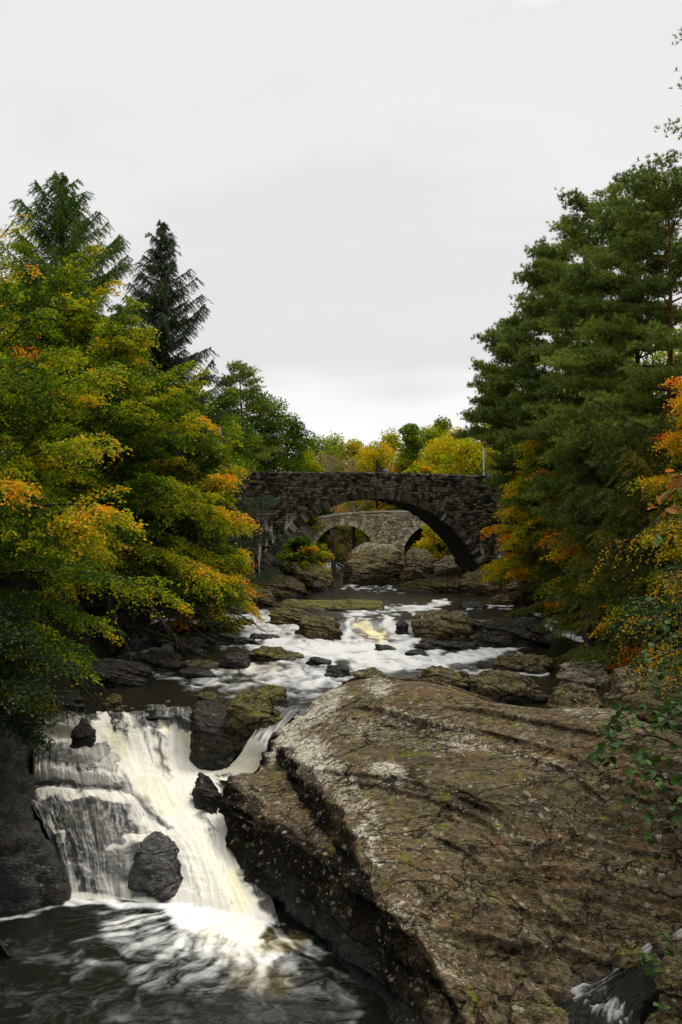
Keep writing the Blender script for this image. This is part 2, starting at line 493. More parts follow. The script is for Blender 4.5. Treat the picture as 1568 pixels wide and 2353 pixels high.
# ------------------------------------------------------------------ the river's levels and the ground
YL = [-30, 20, 28, 33, 37, 41, 46, 52, 58, 66, 72, 78, 84, 92, 100, 130, 700]
XLv = [-14, -13.5, -12.5, -12.5, -11.5, -10.6, -10.4, -11.6, -12, -11.8, -9.2, -6.6, -4.6, -3.4, -2.4, -2.0, -2.0]
YR = [-30, 18, 28, 37, 46, 55, 66, 72, 78, 84, 92, 100, 130, 700]
XRv = [9.5, 9.6, 10.2, 11.0, 13.0, 15.2, 15.0, 13.2, 12.2, 10.5, 9.5, 10.0, 9.0, 9.0]

def Wlev(x, y):
    """water level"""
    base = 3.4 + 0.18 * ss(45, 52, y)
    left = 0.80 * ss(50, 64.5, y)
    mid = 0.17 * ss(50, 58, y) + 0.63 * ss(59.0, 61.6, y)
    m = ss(-1.5, 0.3, x)
    up = base + left * (1 - m) + mid * m
    return np.where(y < 36.5, 0.0, up)

def ground_z(x, y):
    x = np.asarray(x, float); y = np.asarray(y, float)
    xl = np.interp(y, YL, XLv); xr = np.interp(y, YR, XRv)
    s = np.maximum(xl - x, x - xr)
    w = Wlev(x * 0 - 5, y)
    w = np.where(y < 30, 0, np.where(y < 42, 3.4 * ss(30, 42, y), w))
    bed = np.where(y < 41, -1.6, np.where(y < 45, -1.6 + 3.6 * ss(41, 45, y), w - 1.3))
    q = np.stack([x * 0.09, y * 0.09, x * 0], -1).reshape(-1, 3)
    nz = fbm(q, 4).reshape(x.shape)
    plat = 12.3 + 1.6 * nz + 0.05 * np.clip(s - 30, 0, None) + 0.02 * np.clip(y - 150, 0, None)
    scale = np.where(x < 0, 6.5, 8.0)
    bank = w + 0.1 + (plat - w) * (1 - np.exp(-np.clip(s, 0, None) / scale)) + 0.5 * nz * ss(0, 3, s)
    t = ss(-1.2, 0.6, s)
    return bed * (1 - t) + bank * t

def stretched(a, b, lo, hi, n_in, n_out):
    inner = np.linspace(a, b, n_in)
    left = a - (a - lo) * (np.linspace(1, 0, n_out, endpoint=False) ** 2.5)
    right = b + (hi - b) * (np.linspace(0, 1, n_out + 1)[1:] ** 2.5)
    return np.concatenate([left, inner, right])

gx = stretched(-26, 26, -900, 900, 150, 30)
gy = stretched(14, 120, -200, 1800, 260, 34)
GX, GY = np.meshgrid(gx, gy, indexing='ij')
GZ = ground_z(GX, GY)
nq = np.stack([GX, GY, GZ], -1).reshape(-1, 3)
GZ = GZ + (0.28 * fbm(nq * 0.7, 4) * 1.0).reshape(GX.shape)
ground = mesh_np('ground', np.stack([GX, GY, GZ], -1).reshape(-1, 3), grid_faces(len(gx), len(gy)), M['ground'])
tag(ground, 'dark leaf-littered ground and wooded river banks', None, None, 'structure')

def gz1(x, y):
    return float(ground_z(np.array([x]), np.array([y]))[0])

def warp_px(V, px, py, amp, sc, seed):
    return px + amp * fbm(V * sc + seed, 3), py + amp * .5 * fbm(V * sc + seed + 40, 3)

def capsules(px, py, caps):
    """largest value over soft capsules (x0,y0,x1,y1,width,amount) laid out on the water"""
    f = np.zeros(px.shape)
    for x0, y0, x1, y1, w, a in caps:
        dx, dy = x1 - x0, y1 - y0
        L = dx * dx + dy * dy + 1e-6
        t = np.clip(((px - x0) * dx + (py - y0) * dy) / L, 0, 1)
        d = np.hypot(px - x0 - t * dx, (py - y0 - t * dy))
        f = np.maximum(f, a * (1 - ss(0.25, 1.0, d / w)))
    return f

# ------------------------------------------------------------------ upper river with its rapids
rx = np.arange(-13.5, 17.0, 0.085)
ry = np.concatenate([np.arange(37.2, 68, 0.10), np.arange(68, 130, 0.3)])
RX, RY = np.meshgrid(rx, ry, indexing='ij')
RZ = Wlev(RX, RY)
RZ = np.where(RY < 38.6, RZ - 0.10 * ss(38.6, 37.2, RY), RZ)
V0 = np.stack([RX, RY, RZ], -1).reshape(-1, 3)
px, py = to_px(V0)
RIVER_FOAM_SHEEN = [
    (700, 1484, 930, 1500, 44, 1.0), (610, 1478, 760, 1512, 34, 0.95), (560, 1452, 690, 1482, 24, 0.9),
    (370, 1432, 520, 1424, 20, 0.75), (520, 1424, 650, 1440, 22, 0.85), (570, 1400, 690, 1456, 26, 0.75),
    (480, 1462, 600, 1492, 20, 0.62), (640, 1506, 770, 1550, 26, 0.65), (820, 1532, 1000, 1512, 30, 0.9),
    (950, 1530, 1190, 1486, 24, 0.95), (1000, 1546, 1250, 1550, 9, 0.8), (560, 1535, 760, 1545, 22, 0.7),
    (800, 1408, 1000, 1394, 13, 0.75), (955, 1402, 1025, 1384, 15, 0.85), (1090, 1390, 1180, 1392, 7, 0.85),
    (1060, 1400, 1100, 1396, 6, 0.8), (790, 1349, 900, 1349, 5, 0.6), (860, 1358, 960, 1360, 4, 0.4),
    (800, 1430, 815, 1470, 18, 0.9), (830, 1430, 880, 1465, 24, 0.9), (885, 1425, 935, 1475, 22, 0.95),
    (930, 1460, 985, 1490, 14, 0.9), (1238, 1412, 1300, 1458, 13, 0.9), (1290, 1450, 1345, 1472, 15, 0.95),
    (1330, 1446, 1385, 1456, 8, 0.7), (1370, 1526, 1420, 1516, 7, 0.75), (1415, 1516, 1450, 1526, 5, 0.5),
    (600, 1556, 800, 1570, 34, 0.62), (430, 1566, 620, 1580, 32, 0.42), (640, 1600, 720, 1590, 22, .5), (360, 1470, 470, 1495, 12, 0.5), (420, 1520, 520, 1530, 10, 0.4),  # first two runs paint the sky's grey sheen on calm water as foam
    (300, 1502, 430, 1474, 14, 0.55), (330, 1545, 540, 1546, 16, 0.5), (430, 1445, 520, 1480, 18, .5), (380, 1400, 480, 1396, 10, .5), (420, 1630, 330, 1655, 12, 0.35), (480, 1605, 560, 1600, 6, 0.4), (680, 1640, 600, 1720, 14, 0.6),
]
pxw, pyw = warp_px(V0 * (1, .6, 1), px, py, 22, .9, 5)
f = capsules(pxw, pyw, RIVER_FOAM_SHEEN)
wq = np.stack([V0[:, 0] * 1.0, V0[:, 1] * 0.55, V0[:, 2] * 2.0], -1)
warp = 0.6 * fbm(wq * 0.8, 3)
stq = np.stack([V0[:, 0] * 1.5 + warp * 1.2 + V0[:, 1] * 0.35, V0[:, 1] * 0.75 + warp * 1.2, V0[:, 2] * 0.5], -1)
streak = fbm(stq, 4, 0.6)
fine = fbm(stq * 2.7 + 31, 3, 0.6)
foam = ss(0.20, 1.0, f + 0.40 * streak * (f > 0.02) + 0.08 * fine * (f > 0.02)) * np.clip(0.45 + 0.5 * f + .22 * streak, 0, 1)
foam = np.clip(foam, 0, 1)
amber = capsules(px, py, [(828, 1438, 876, 1460, 26, 1.0), (540, 1532, 640, 1530, 20, 0.25)])
lump = 0.045 * streak * ss(0.1, 0.6, f) + 0.025 * fine + 0.012 * fbm(V0 * (3.0, 1.2, 1), 2)
V0[:, 2] += lump
kk = ~((RX < -2.2) & (RY < 37.6))
river = mesh_np('river', V0, grid_faces(len(rx), len(ry)), M['water'], attrs={'foam': foam, 'amber': amber})
tag(river, 'upper river of white rapids and dark calm water below the bridge', None, None, 'structure')

# ------------------------------------------------------------------ the waterfall (streamlines from the lip down to the pool)
STREAMS = [
    [(64, 1622, 3.3), (72, 1655, 3.35), (78, 1695, 2.75), (76, 1755, 2.58), (72, 1800, 2.0), (66, 1830, 1.8), (116, 1935, 1.0), (160, 2072, -.03)],
    [(130, 1622, 3.30), (135, 1655, 3.36), (128, 1695, 2.8), (130, 1757, 2.62), (135, 1808, 2.0), (140, 1824, 1.97), (185, 1945, 1.1), (210, 2072, -.03)],
    [(190, 1620, 3.30), (195, 1658, 3.32), (190, 1708, 2.75), (205, 1760, 2.6), (215, 1810, 2.03), (240, 1830, 2.0), (260, 1945, 1.12), (280, 2072, -.03)],
    [(240, 1616, 3.30), (240, 1643, 3.38), (255, 1700, 2.75), (280, 1770, 2.45), (296, 1815, 2.02), (325, 1860, 1.7), (368, 1962, .9), (400, 2084, -.02)],
    [(310, 1612, 3.30), (310, 1641, 3.38), (325, 1700, 2.8), (350, 1770, 2.2), (370, 1830, 1.75), (405, 1900, 1.35), (450, 1990, .75), (470, 2095, -.02)],
    [(380, 1608, 3.30), (380, 1638, 3.38), (392, 1675, 2.95), (402, 1757, 1.95), (425, 1820, 1.7), (460, 1890, 1.35), (495, 1990, .75), (530, 2105, -.02)],
    [(430, 1608, 3.30), (428, 1645, 3.38), (440, 1682, 2.95), (465, 1757, 1.9), (490, 1800, 1.68), (507, 1880, 1.25), (532, 1990, .6), (592, 2118, -.02)],
    [(452, 1620, 3.2), (445, 1655, 3.2), (458, 1690, 2.7), (490, 1760, 1.85), (545, 1790, 1.7), (565, 1880, 1.2), (600, 1990, .5), (650, 2145, -.03)],
]
def catmull(C, n):
    """C (k,...) -> n samples along axis 0"""
    C = np.asarray(C, float)
    k = len(C)
    t = np.linspace(0, k - 1, n)
    i = np.clip(np.floor(t).astype(int), 0, k - 2)
    u = (t - i).reshape((-1,) + (1,) * (C.ndim - 1))
    p0, p1, p2, p3 = C[np.maximum(i - 1, 0)], C[i], C[i + 1], C[np.minimum(i + 2, k - 1)]
    return 0.5 * (2 * p1 + (p2 - p0) * u + (2 * p0 - 5 * p1 + 4 * p2 - p3) * u ** 2 + (3 * p1 - p0 - 3 * p2 + p3) * u ** 3)

def stream_patch(streams, nu, nv):
    W = np.array([[PZ(*c) for c in s] for s in streams])      # (ns, nc, 3)
    A = catmull(W, nu)
    B = catmull(A.transpose(1, 0, 2), nv).transpose(1, 0, 2)  # (nu, nv, 3)
    return B

NU, NV = 380, 420
B = stream_patch(STREAMS, NU, NV)
u = np.repeat(np.linspace(0, len(STREAMS) - 1, NU)[:, None], NV, 1).ravel()
v = np.repeat(np.linspace(0, 7, NV)[None, :], NU, 0).ravel()
V1 = B.reshape(-1, 3).copy()
px, py = to_px(V1)
FALL_FOAM = [
    (235, 1668, 300, 1740, 36, 1.0), (300, 1740, 400, 1850, 62, 1.0), (390, 1830, 450, 1930, 62, 1.05), (450, 1930, 500, 2060, 66, 1.05),
    (330, 1680, 360, 1760, 34, .72), (395, 1690, 425, 1810, 42, 1.0), (440, 1690, 462, 1760, 18, .95), (470, 1772, 560, 1766, 24, .95),
    (480, 1790, 505, 1880, 34, .9), (500, 1880, 530, 1990, 40, 1.0), (520, 2000, 590, 2110, 46, 1.0),
    (82, 1668, 230, 1696, 28, .95), (88, 1686, 180, 1704, 24, .9), (240, 1645, 260, 1680, 26, .95), (290, 1655, 330, 1700, 24, .75), (180, 1716, 270, 1740, 26, .6), (230, 1745, 300, 1800, 26, .6),
    (380, 1642, 384, 1668, 20, .42), (140, 1665, 190, 1655, 10, .4),
    (85, 1775, 300, 1788, 30, .72), (80, 1818, 300, 1830, 20, .78), (74, 1836, 140, 1930, 14, .70), (300, 1830, 345, 1900, 28, .7), (130, 1930, 150, 2010, 14, .42),
    (160, 1990, 172, 2062, 20, .62), (225, 2010, 290, 2064, 34, .5), (250, 1950, 290, 1925, 14, .6), (290, 1920, 420, 1935, 14, .75),
    (300, 1860, 345, 1915, 30, .6), (330, 1890, 400, 1935, 24, .9), (395, 1930, 430, 2040, 40, 1.0), (310, 1700, 330, 1790, 34, .9), (415, 1700, 440, 1790, 34, 1.0), (160, 2064, 250, 2068, 18, .75), (250, 2068, 420, 2086, 20, .9), (420, 2070, 600, 2120, 44, 1.0),
    (150, 1850, 270, 1960, 95, .25), (90, 1700, 240, 1750, 40, .28), (190, 1990, 215, 2060, 16, .42),
]
pxw, pyw = warp_px(V1, px, py, 20, 1.6, 2)
f = capsules(pxw, pyw, FALL_FOAM)
wob = 0.35 * fbm(np.stack([u * 1.3, v * 0.9, u * 0], -1), 3)
wob2 = fbm(V1 * 1.1 + 60, 3)
s1 = fbm(np.stack([(u + 0.16 * wob + .05 * wob2) * 5.0, v * 1.0, u * 0 + 3], -1), 4, 0.55)
s2 = fbm(np.stack([(u + 0.10 * wob + .05 * wob2) * 17.0, v * 1.2, u * 0 + 9], -1), 2, 0.6)
curt = capsules(px, py, [(80, 1775, 290, 1785, 26, 1.0), (90, 1835, 130, 1920, 30, .6), (160, 2010, 290, 2050, 36, .8), (380, 1690, 465, 1745, 40, .5), (330, 1670, 360, 1740, 40, .9)])
foam = ss(0.12, 0.92, f + (0.05 + 0.12 * ss(.25, .7, f) + 0.26 * curt) * s1 * (f > .02) + (0.01 + 0.02 * ss(.3, .7, f) + 0.16 * curt) * s2 * (f > .02) + 0.04)
foam = np.clip(foam * np.clip(0.4 + 0.75 * f, 0, 1) * np.clip(.96 + .20 * s1 + .02 * s2, .65, 1) * ss(0.0, .4, u + .3 * wob2), 0, 1)
amber = capsules(px, py, [(255, 1688, 285, 1730, 22, .5), (438, 1690, 450, 1750, 16, .6), (335, 1800, 385, 1850, 40, .32), (540, 2010, 556, 2080, 34, .55), (375, 1660, 380, 1680, 14, .5), (110, 1672, 180, 1690, 18, .35), (470, 1950, 520, 2060, 50, .15)])
amber = np.clip(amber * (0.75 + 0.5 * s1), 0, 1)
# relief: smooth sheets pulled out into ribs, ledges that the water steps over
rib = (0.03 * s1 + 0.004 * s2) * (1 - .6 * ss(.6, 1, f))
rockq = np.stack([V1[:, 0] * 0.9, V1[:, 1] * 0.9, V1[:, 2] * 2.4], -1)
bulge = 0.16 * fbm(rockq, 4, 0.55) * (1 - 0.6 * ss(0.3, 0.9, f))
edge = ss(0, 0.35, v) * ss(7, 6.4, v)
V1[:, 2] += (rib + bulge) * edge
V1[:, 1] -= (rib * 1.3) * edge
waterfall = mesh_np('waterfall', V1, grid_faces(NU, NV)[:, ::-1], M['veil'], attrs={'foam': foam, 'amber': amber})
tag(waterfall, 'white waterfall spreading over dark ledges left of the big rock', None, None, 'structure')

CHUTE = [
    [(632, 1622, 3.42), (596, 1668, 3.25), (572, 1700, 2.9), (548, 1738, 2.3), (520, 1765, 1.86), (480, 1778, 1.78)],
    [(655, 1626, 3.42), (618, 1668, 3.28), (594, 1705, 2.9), (572, 1742, 2.3), (545, 1772, 1.85), (500, 1790, 1.72)],
    [(690, 1630, 3.42), (650, 1672, 3.3), (620, 1712, 2.9), (604, 1748, 2.3), (580, 1780, 1.8), (540, 1800, 1.68)],
]
B = stream_patch(CHUTE, 70, 150)
V2 = B.reshape(-1, 3).copy()
u = np.repeat(np.linspace(0, 2, 70)[:, None], 150, 1).ravel(); v = np.repeat(np.linspace(0, 5, 150)[None], 70, 0).ravel()
s1 = fbm(np.stack([u * 6, v * 0.9, u * 0], -1), 3, 0.6)
f = np.interp(v, [0, 1, 2, 2.6, 5], [0.15, 0.35, 0.55, 0.95, 1.0])
foam = ss(0.15, 0.85, f + 0.25 * s1)
V2[:, 2] += 0.05 * s1
chute = mesh_np('water_chute', V2, grid_faces(70, 150)[:, ::-1], M['veil'], attrs={'foam': foam, 'amber': 0.25 * ss(2.5, 4, v)})
tag(chute, 'narrow white chute of water squeezing past the big rock', None, None, 'structure')

# ------------------------------------------------------------------ the lower pool
qx = np.arange(-14, 3.5, 0.05); qy = np.arange(16.5, 30.5, 0.05)
QX, QY = np.meshgrid(qx, qy, indexing='ij')
V3 = np.stack([QX, QY, QX * 0], -1).reshape(-1, 3)
px, py = to_px(V3)
POOL_FOAM = [
    (420, 2080, 600, 2125, 44, 1.05), (410, 2105, 590, 2160, 50, .92), (430, 2160, 600, 2200, 46, .66),
    (160, 2068, 250, 2070, 16, .75), (250, 2072, 420, 2092, 22, .9),
    (610, 2190, 710, 2158, 14, .62), (520, 2200, 610, 2190, 30, .6), (300, 2110, 420, 2130, 26, .42), (0, 2112, 60, 2104, 10, .5), (60, 2104, 140, 2086, 8, .4), (130, 2086, 170, 2070, 9, .3),
    (280, 2140, 590, 2215, 80, .46), (330, 2240, 660, 2245, 70, .30), (560, 2150, 720, 2190, 50, .3),
    (150, 2230, 420, 2180, 44, .2), (560, 2260, 780, 2280, 60, .22), (0, 2300, 800, 2330, 90, .12), (40, 2180, 200, 2180, 60, .11),
]
pxw, pyw = warp_px(V3, px, py, 34, .9, 8)
f = capsules(pxw, pyw, POOL_FOAM)
fx, fy, _ = PZ(560, 2085, 0)
dx, dy = V3[:, 0] - fx, V3[:, 1] - fy
rr = np.hypot(dx, dy); th = np.arctan2(dy, dx)
wp = fbm(V3 * 0.55, 3)
wp2 = fbm(V3 * 0.45 + 11, 3)
radial = fbm(np.stack([th * 9 + wp * 1.1, rr * 0.38 + wp2 * .9, rr * 0], -1), 5, 0.62)
swirl = fbm(np.stack([V3[:, 0] * 1.1 + 1.6 * wp, V3[:, 1] * 1.8 + 1.6 * wp2, rr * 0 + 4], -1), 4, 0.6)
wisps = np.clip(1 - np.abs(swirl) * 3.2, 0, 1) ** 2.5
near = ss(6.5, 1.5, rr)
foam = ss(0.12, 1.0, f + 0.36 * radial * (f > .02) * (0.6 + near) + 0.16 * swirl * (f > .02) + .06 * fbm(V3 * 3.1, 3) * (f > .02))
foam = np.clip(foam * np.clip(0.45 + 0.6 * f, 0, 1) + wisps * 0.10 * ss(0.02, 0.3, f), 0, 1)
amber = capsules(px, py, [(540, 2120, 600, 2160, 50, .42), (600, 2180, 690, 2165, 26, .5), (480, 2130, 560, 2190, 60, .25), (560, 2240, 640, 2260, 50, .3)])
V3[:, 2] += 0.06 * ss(0.5, 1.0, f) * (0.5 + radial) + 0.02 * swirl + 0.012
pool = mesh_np('lower_pool', V3, grid_faces(len(qx), len(qy)), M['pool'], attrs={'foam': foam, 'amber': amber})
tag(pool, 'dark pool with swirling foam below the waterfall', None, None, 'structure')

# ------------------------------------------------------------------ the big foreground rock
def shear(z):
    return np.maximum(0, 2.0 - np.asarray(z, float)) * 0.55

BIG = [
    (655, 1640, 3.85), (672, 1610, 4.0), (700, 1588, 4.2), (760, 1574, 4.35), (830, 1553, 4.65), (900, 1558, 4.65), (960, 1562, 4.7), (1050, 1574, 4.75), (1150, 1602, 4.65), (1250, 1640, 4.5), (1350, 1646, 4.65), (1450, 1650, 4.75), (1568, 1680, 4.7), (1720, 1720, 4.7),
    (640, 1655, 3.75), (612, 1700, 3.3), (603, 1735, 2.95), (520, 1768, 2.72), (560, 1757, 2.85), (600, 1765, 2.92), (640, 1795, 2.8), (680, 1830, 2.75), (510, 1800, 2.5),
    (660, 1690, 3.72), (700, 1728, 3.68), (740, 1770, 3.6), (790, 1830, 3.4), (830, 1890, 3.2), (860, 1950, 3.0), (900, 2030, 2.6), (940, 2100, 2.2), (990, 2180, 1.75), (1040, 2260, 1.35), (1080, 2340, 1.0), (1130, 2460, .6),
    (640, 1740, 3.1), (670, 1780, 3.0), (710, 1840, 2.8), (750, 1900, 2.6),
    (507, 1850, 1.95), (530, 1865, 1.95), (600, 1850, 2.35), (560, 1900, 1.6), (640, 1900, 2.1), (700, 1915, 2.3), (525, 1945, 1.05), (560, 1985, .85), (620, 1985, 1.2), (700, 1995, 1.6), (770, 1985, 2.1), (560, 2035, .25), (640, 2072, .45), (720, 2085, .95), (800, 2090, 1.45), (850, 2110, 1.6), (760, 2170, .6), (860, 2200, .9), (920, 2240, .9), (880, 2300, .4), (960, 2340, .55),
    (530, 1990, .25), (545, 2020, -.05), (590, 2092, -.4), (680, 2168, -.4), (740, 2228, -.4), (785, 2295, -.4), (812, 2360, -.4), (840, 2460, -.4),
    (720, 1640, 4.25), (800, 1650, 4.5), (900, 1650, 4.5), (760, 1700, 4.0), (1000, 1680, 4.35), (900, 1750, 4.0), (820, 1800, 3.6), (1000, 1780, 3.9), (1100, 1700, 4.3), (1200, 1750, 4.0), (1300, 1720, 4.2), (1400, 1760, 4.0), (1500, 1800, 3.7), (1568, 1830, 3.5), (1700, 1880, 3.3),
    (900, 1880, 3.2), (1000, 1900, 3.1), (1100, 1880, 3.3), (1200, 1880, 3.2), (1300, 1900, 2.95), (1400, 1930, 2.6), (1500, 1970, 2.15), (1568, 2010, 1.8), (1700, 2060, 1.5),
    (1000, 2050, 2.35), (1100, 2050, 2.3), (1200, 2060, 2.1), (1300, 2060, 1.95), (1400, 2090, 1.5), (1480, 2110, 1.2), (1060, 2200, 1.6), (1150, 2200, 1.4), (1250, 2200, 1.15), (1340, 2185, .95), (1150, 2300, .9), (1220, 2270, .85),
    (1568, 2085, 1.25), (1480, 2150, .72), (1390, 2195, .5), (1300, 2235, .25), (1230, 2295, .2), (1180, 2345, .1), (1150, 2460, -.2),
]
def pre(c):
    x, y, z = PZ(*c)
    return (x - float(shear(z)), y, z)
RIDGE = [(648, 1648, 3.82), (655, 1680, 3.74), (680, 1708, 3.72), (715, 1745, 3.66), (750, 1785, 3.55), (792, 1838, 3.38), (826, 1890, 3.2), (858, 1952, 3.0), (898, 2030, 2.6), (940, 2102, 2.2), (988, 2180, 1.75), (1040, 2262, 1.35), (1082, 2342, 1.0), (1135, 2462, .6)]
N1, N2, N3 = 14, 23, 35                      # crest | lobe top | ridge
crest, lobe, rest = BIG[:N1], BIG[N1:N2], BIG[N3:]
face = [c for c in rest[:31]]
top_in = rest[31:]
tctrl = [pre(c) for c in crest + RIDGE + top_in]
for c in crest:                                       # the far side falls away to the upstream water
    x, y, z = pre(c)
    tctrl.append((x, y + 1.3, z - 1.9)); tctrl.append((x, y + 2.6, z - 3.0))
for c in [(1568, 2085, 1.25), (1480, 2150, .72), (1390, 2195, .5), (1300, 2235, .25), (1230, 2295, .2), (1180, 2345, .1)]:
    x, y, z = pre(c)
    tctrl.append((x + 0.5, y - 0.35, z - 0.9)); tctrl.append((x + 1.4, y - 1.0, z - 1.6))
lctrl = [pre(c) for c in lobe + face + [(640, 1740, 3.1), (670, 1780, 3.0), (710, 1840, 2.8), (750, 1900, 2.6)]]
for k, c in enumerate(RIDGE):
    x, y, z = pre(c)
    dz = .35 if k < 3 else .62
    lctrl.append((x, y, z - dz)); lctrl.append((x + .6, y + .1, z - dz - .3)); lctrl.append((x + 2.5, y + .5, z - 2.5))
for c in [(655, 1640, 3.85), (640, 1655, 3.75), (612, 1700, 3.3), (603, 1735, 2.95), (520, 1768, 2.72), (510, 1800, 2.5), (507, 1850, 1.95), (525, 1945, 1.05), (545, 2020, -.05), (590, 2092, -.4), (680, 2168, -.4), (740, 2228, -.4), (785, 2295, -.4), (812, 2360, -.4)]:
    x, y, z = pre(c)
    lctrl.append((x - 0.42, y + 0.30, min(z - 2.0, -0.5)))
    lctrl.append((x - 1.6, y + 0.9, min(z - 3.0, -1.5)))
bx = np.arange(-6.2, 12.5, 0.036); by = np.arange(16.8, 41.0, 0.042)
BX, BY = np.meshgrid(bx, by, indexing='ij')
TOPZ = rbf(tctrl, BX, BY, 0.3, 0.5)
LOBZ = rbf(lctrl, BX, BY, 0.12, 0.08)
qj = np.stack([BX.ravel() * .55, BY.ravel() * .55, BX.ravel() * 0 + 3], -1)
jag = .22 * fbm(qj * 1.6, 3).reshape(BX.shape) + .16 * terr(BY * 1.1 + .4 * BX + .5 * fbm(qj, 2).reshape(BX.shape), 5)
RP_ = np.array([pre(c) for c in RIDGE])
best = np.full(BX.shape, 1e9); sd = np.zeros(BX.shape); zr = np.zeros(BX.shape)
for k in range(len(RP_) - 1):
    p0, p1 = RP_[k], RP_[k + 1]
    dx, dy = p1[0] - p0[0], p1[1] - p0[1]
    L2 = dx * dx + dy * dy
    tt_ = ((BX - p0[0]) * dx + (BY - p0[1]) * dy) / L2
    tc_ = np.clip(tt_, 0, 1)
    ex, ey = BX - p0[0] - tc_ * dx, BY - p0[1] - tc_ * dy
    dd = np.hypot(ex, ey)
    # downstream direction p0->p1: the face lies on its right-hand side, towards the pool
    side = np.sign(-(dx * (BY - p0[1]) - dy * (BX - p0[0])))
    m = dd < best
    best = np.where(m, dd, best); sd = np.where(m, dd * side, sd); zr = np.where(m, p0[2] + tc_ * (p1[2] - p0[2]), zr)
FACEZ = zr + .05 - (sd + jag) * 2.3
sl_ = np.minimum(TOPZ, FACEZ)
BZ = np.maximum(sl_, LOBZ)
# broken ledges running along the strike: each line lifts the ground on its far side by a few centimetres
cs_, sn_ = math.cos(STRIKE), math.sin(STRIKE)
A_ = BX * cs_ + BY * sn_
Bq = -BX * sn_ + BY * cs_
q2 = np.stack([A_ * 0.30, Bq * 0.5, A_ * 0], -1).reshape(-1, 3)
wv = fbm(q2, 4).reshape(BX.shape)
def ledge(level, h, w=0.10, lo=-99, hi=99, amp=0.14):
    t = Bq - level - amp * wv
    return h * ss(-w, w, t) * ss(lo - 1.2, lo + 1.2, A_) * ss(hi + 1.2, hi - 1.2, A_)
def bq_of(pxx, pyy, zz):
    x, y, z = PZ(pxx, pyy, zz)
    return -x * sn_ + y * cs_, x * cs_ + y * sn_
for (pxx, pyy, zz, h, l0, l1) in [(1000, 1600, 4.6, .14, -5, 7), (1000, 1665, 4.4, .20, -3, 9), (900, 1672, 4.2, .10, -2, 8), (1180, 1690, 4.2, .22, -2, 9), (870, 1780, 3.6, .12, -3, 5), (1000, 1830, 3.5, .16, -2.5, 9),
                                  (1050, 1800, 3.8, .07, -2, 6), (1150, 1930, 2.9, .10, -2, 9), (1000, 1960, 2.8, .05, -2, 5), (1250, 2090, 1.8, .10, -3, 4), (1060, 2100, 2.0, .07, -2, 5), (1100, 2180, 1.6, .06, -2, 4)]:
    lv, a0 = bq_of(pxx, pyy, zz)
    h *= .62
    BZ = BZ + ledge(lv, h, 0.03, a0 + l0, a0 + l1) - 0.5 * h
V4 = np.stack([BX, BY, BZ], -1).reshape(-1, 3)
V4[:, 0] += shear(V4[:, 2])
# normals, then roughness along them
G = V4.reshape(len(bx), len(by), 3)
du = np.gradient(G, axis=0); dv = np.gradient(G, axis=1)
Nn = np.cross(du, dv).reshape(-1, 3); Nn /= np.linalg.norm(Nn, axis=1)[:, None] + 1e-9
steep = np.clip(1.15 - Nn[:, 2], 0, 1)
a_ = V4[:, 0] * cs_ + V4[:, 1] * sn_
b_ = -V4[:, 0] * sn_ + V4[:, 1] * cs_
c_ = V4[:, 2] + 0.28 * b_ + 0.08 * a_                 # across the layers, which dip towards the viewer's right
wv3 = fbm(V4 * .6 + 5, 3)
lay = terr(c_ * 3.2 + .5 * wv3, 1, .2) + .6 * terr(c_ * 8.5 + .9 * wv3 + .2 * a_, 2, .3)
jnt = terr(a_ * .75 + .5 * wv3 + .15 * b_, 3, .1) + .6 * terr(b_ * .8 + .6 * wv3 - .3 * c_, 4, .1)
lay2 = 1 - np.abs(fbm(np.stack([a_ * 0.35, b_ * 0.9, c_ * 3.0 + 7], -1), 4, 0.5)) * 2
gen = fbm(V4 * 0.8, 5, 0.5)
fin = fbm(V4 * 5.5, 4, 0.65)
flute = fbm(np.stack([a_ * .5, b_ * 3.6, c_ * 3.0], -1), 4, .55)
st2 = ss(.2, .5, steep)
disp = lay * (0.012 + 0.13 * st2) + jnt * (.006 + .16 * st2) + lay2 * 0.03 * st2 + gen * (0.02 + 0.06 * st2) + flute * .022 + fin * (0.009 + 0.03 * st2)
V4 += Nn * disp[:, None]
pxa, pya = to_px(V4)
wet = 0.9 * ss(0.55, 0.0, V4[:, 2] + 0.25 * gen) + 0.75 * ss(1.3, 0.2, V4[:, 2] + 0.7 * gen) * ss(0.25, 0.6, steep) * (V4[:, 0] < 1.0)
pxa, pya = pxa + 26 * fbm(V4 * 1.7, 4, .6), pya + 18 * fbm(V4 * 1.7 + 30, 4, .6)
lich = capsules(pxa, pya, [(640, 1650, 720, 1590, 70, 1.0), (640, 1660, 600, 1740, 40, 1.0), (720, 1730, 840, 1840, 46, .8), (840, 1850, 880, 1960, 30, .55), (900, 1990, 960, 2080, 30, .5), (960, 2100, 1060, 2250, 45, .55), (860, 1575, 880, 1580, 40, .9), (800, 1680, 1000, 1700, 60, .45), (900, 1640, 1120, 1700, 30, .6), (840, 1760, 930, 1790, 30, .8), (1000, 1700, 1110, 1710, 40, .6), (1150, 1720, 1400, 1800, 24, .5), (1130, 1900, 1568, 2030, 14, .6), (530, 1765, 600, 1760, 26, .8), (540, 1800, 640, 1860, 50, .45), (650, 1700, 690, 1780, 40, .7), (1200, 1600, 1500, 1660, 36, .5), (880, 2060, 900, 2110, 30, .4), (700, 1740, 800, 1850, 30, .9), (830, 1900, 870, 1980, 24, .8), (920, 2080, 1010, 2220, 26, .7)])
lich = np.clip(lich * (.75 + .5 * gen) + .9 * capsules(pxa, pya, [(650, 1640, 740, 1600, 90, .8), (640, 1670, 720, 1720, 60, .6)]), 0, 1.5)
sdf = sd.ravel()
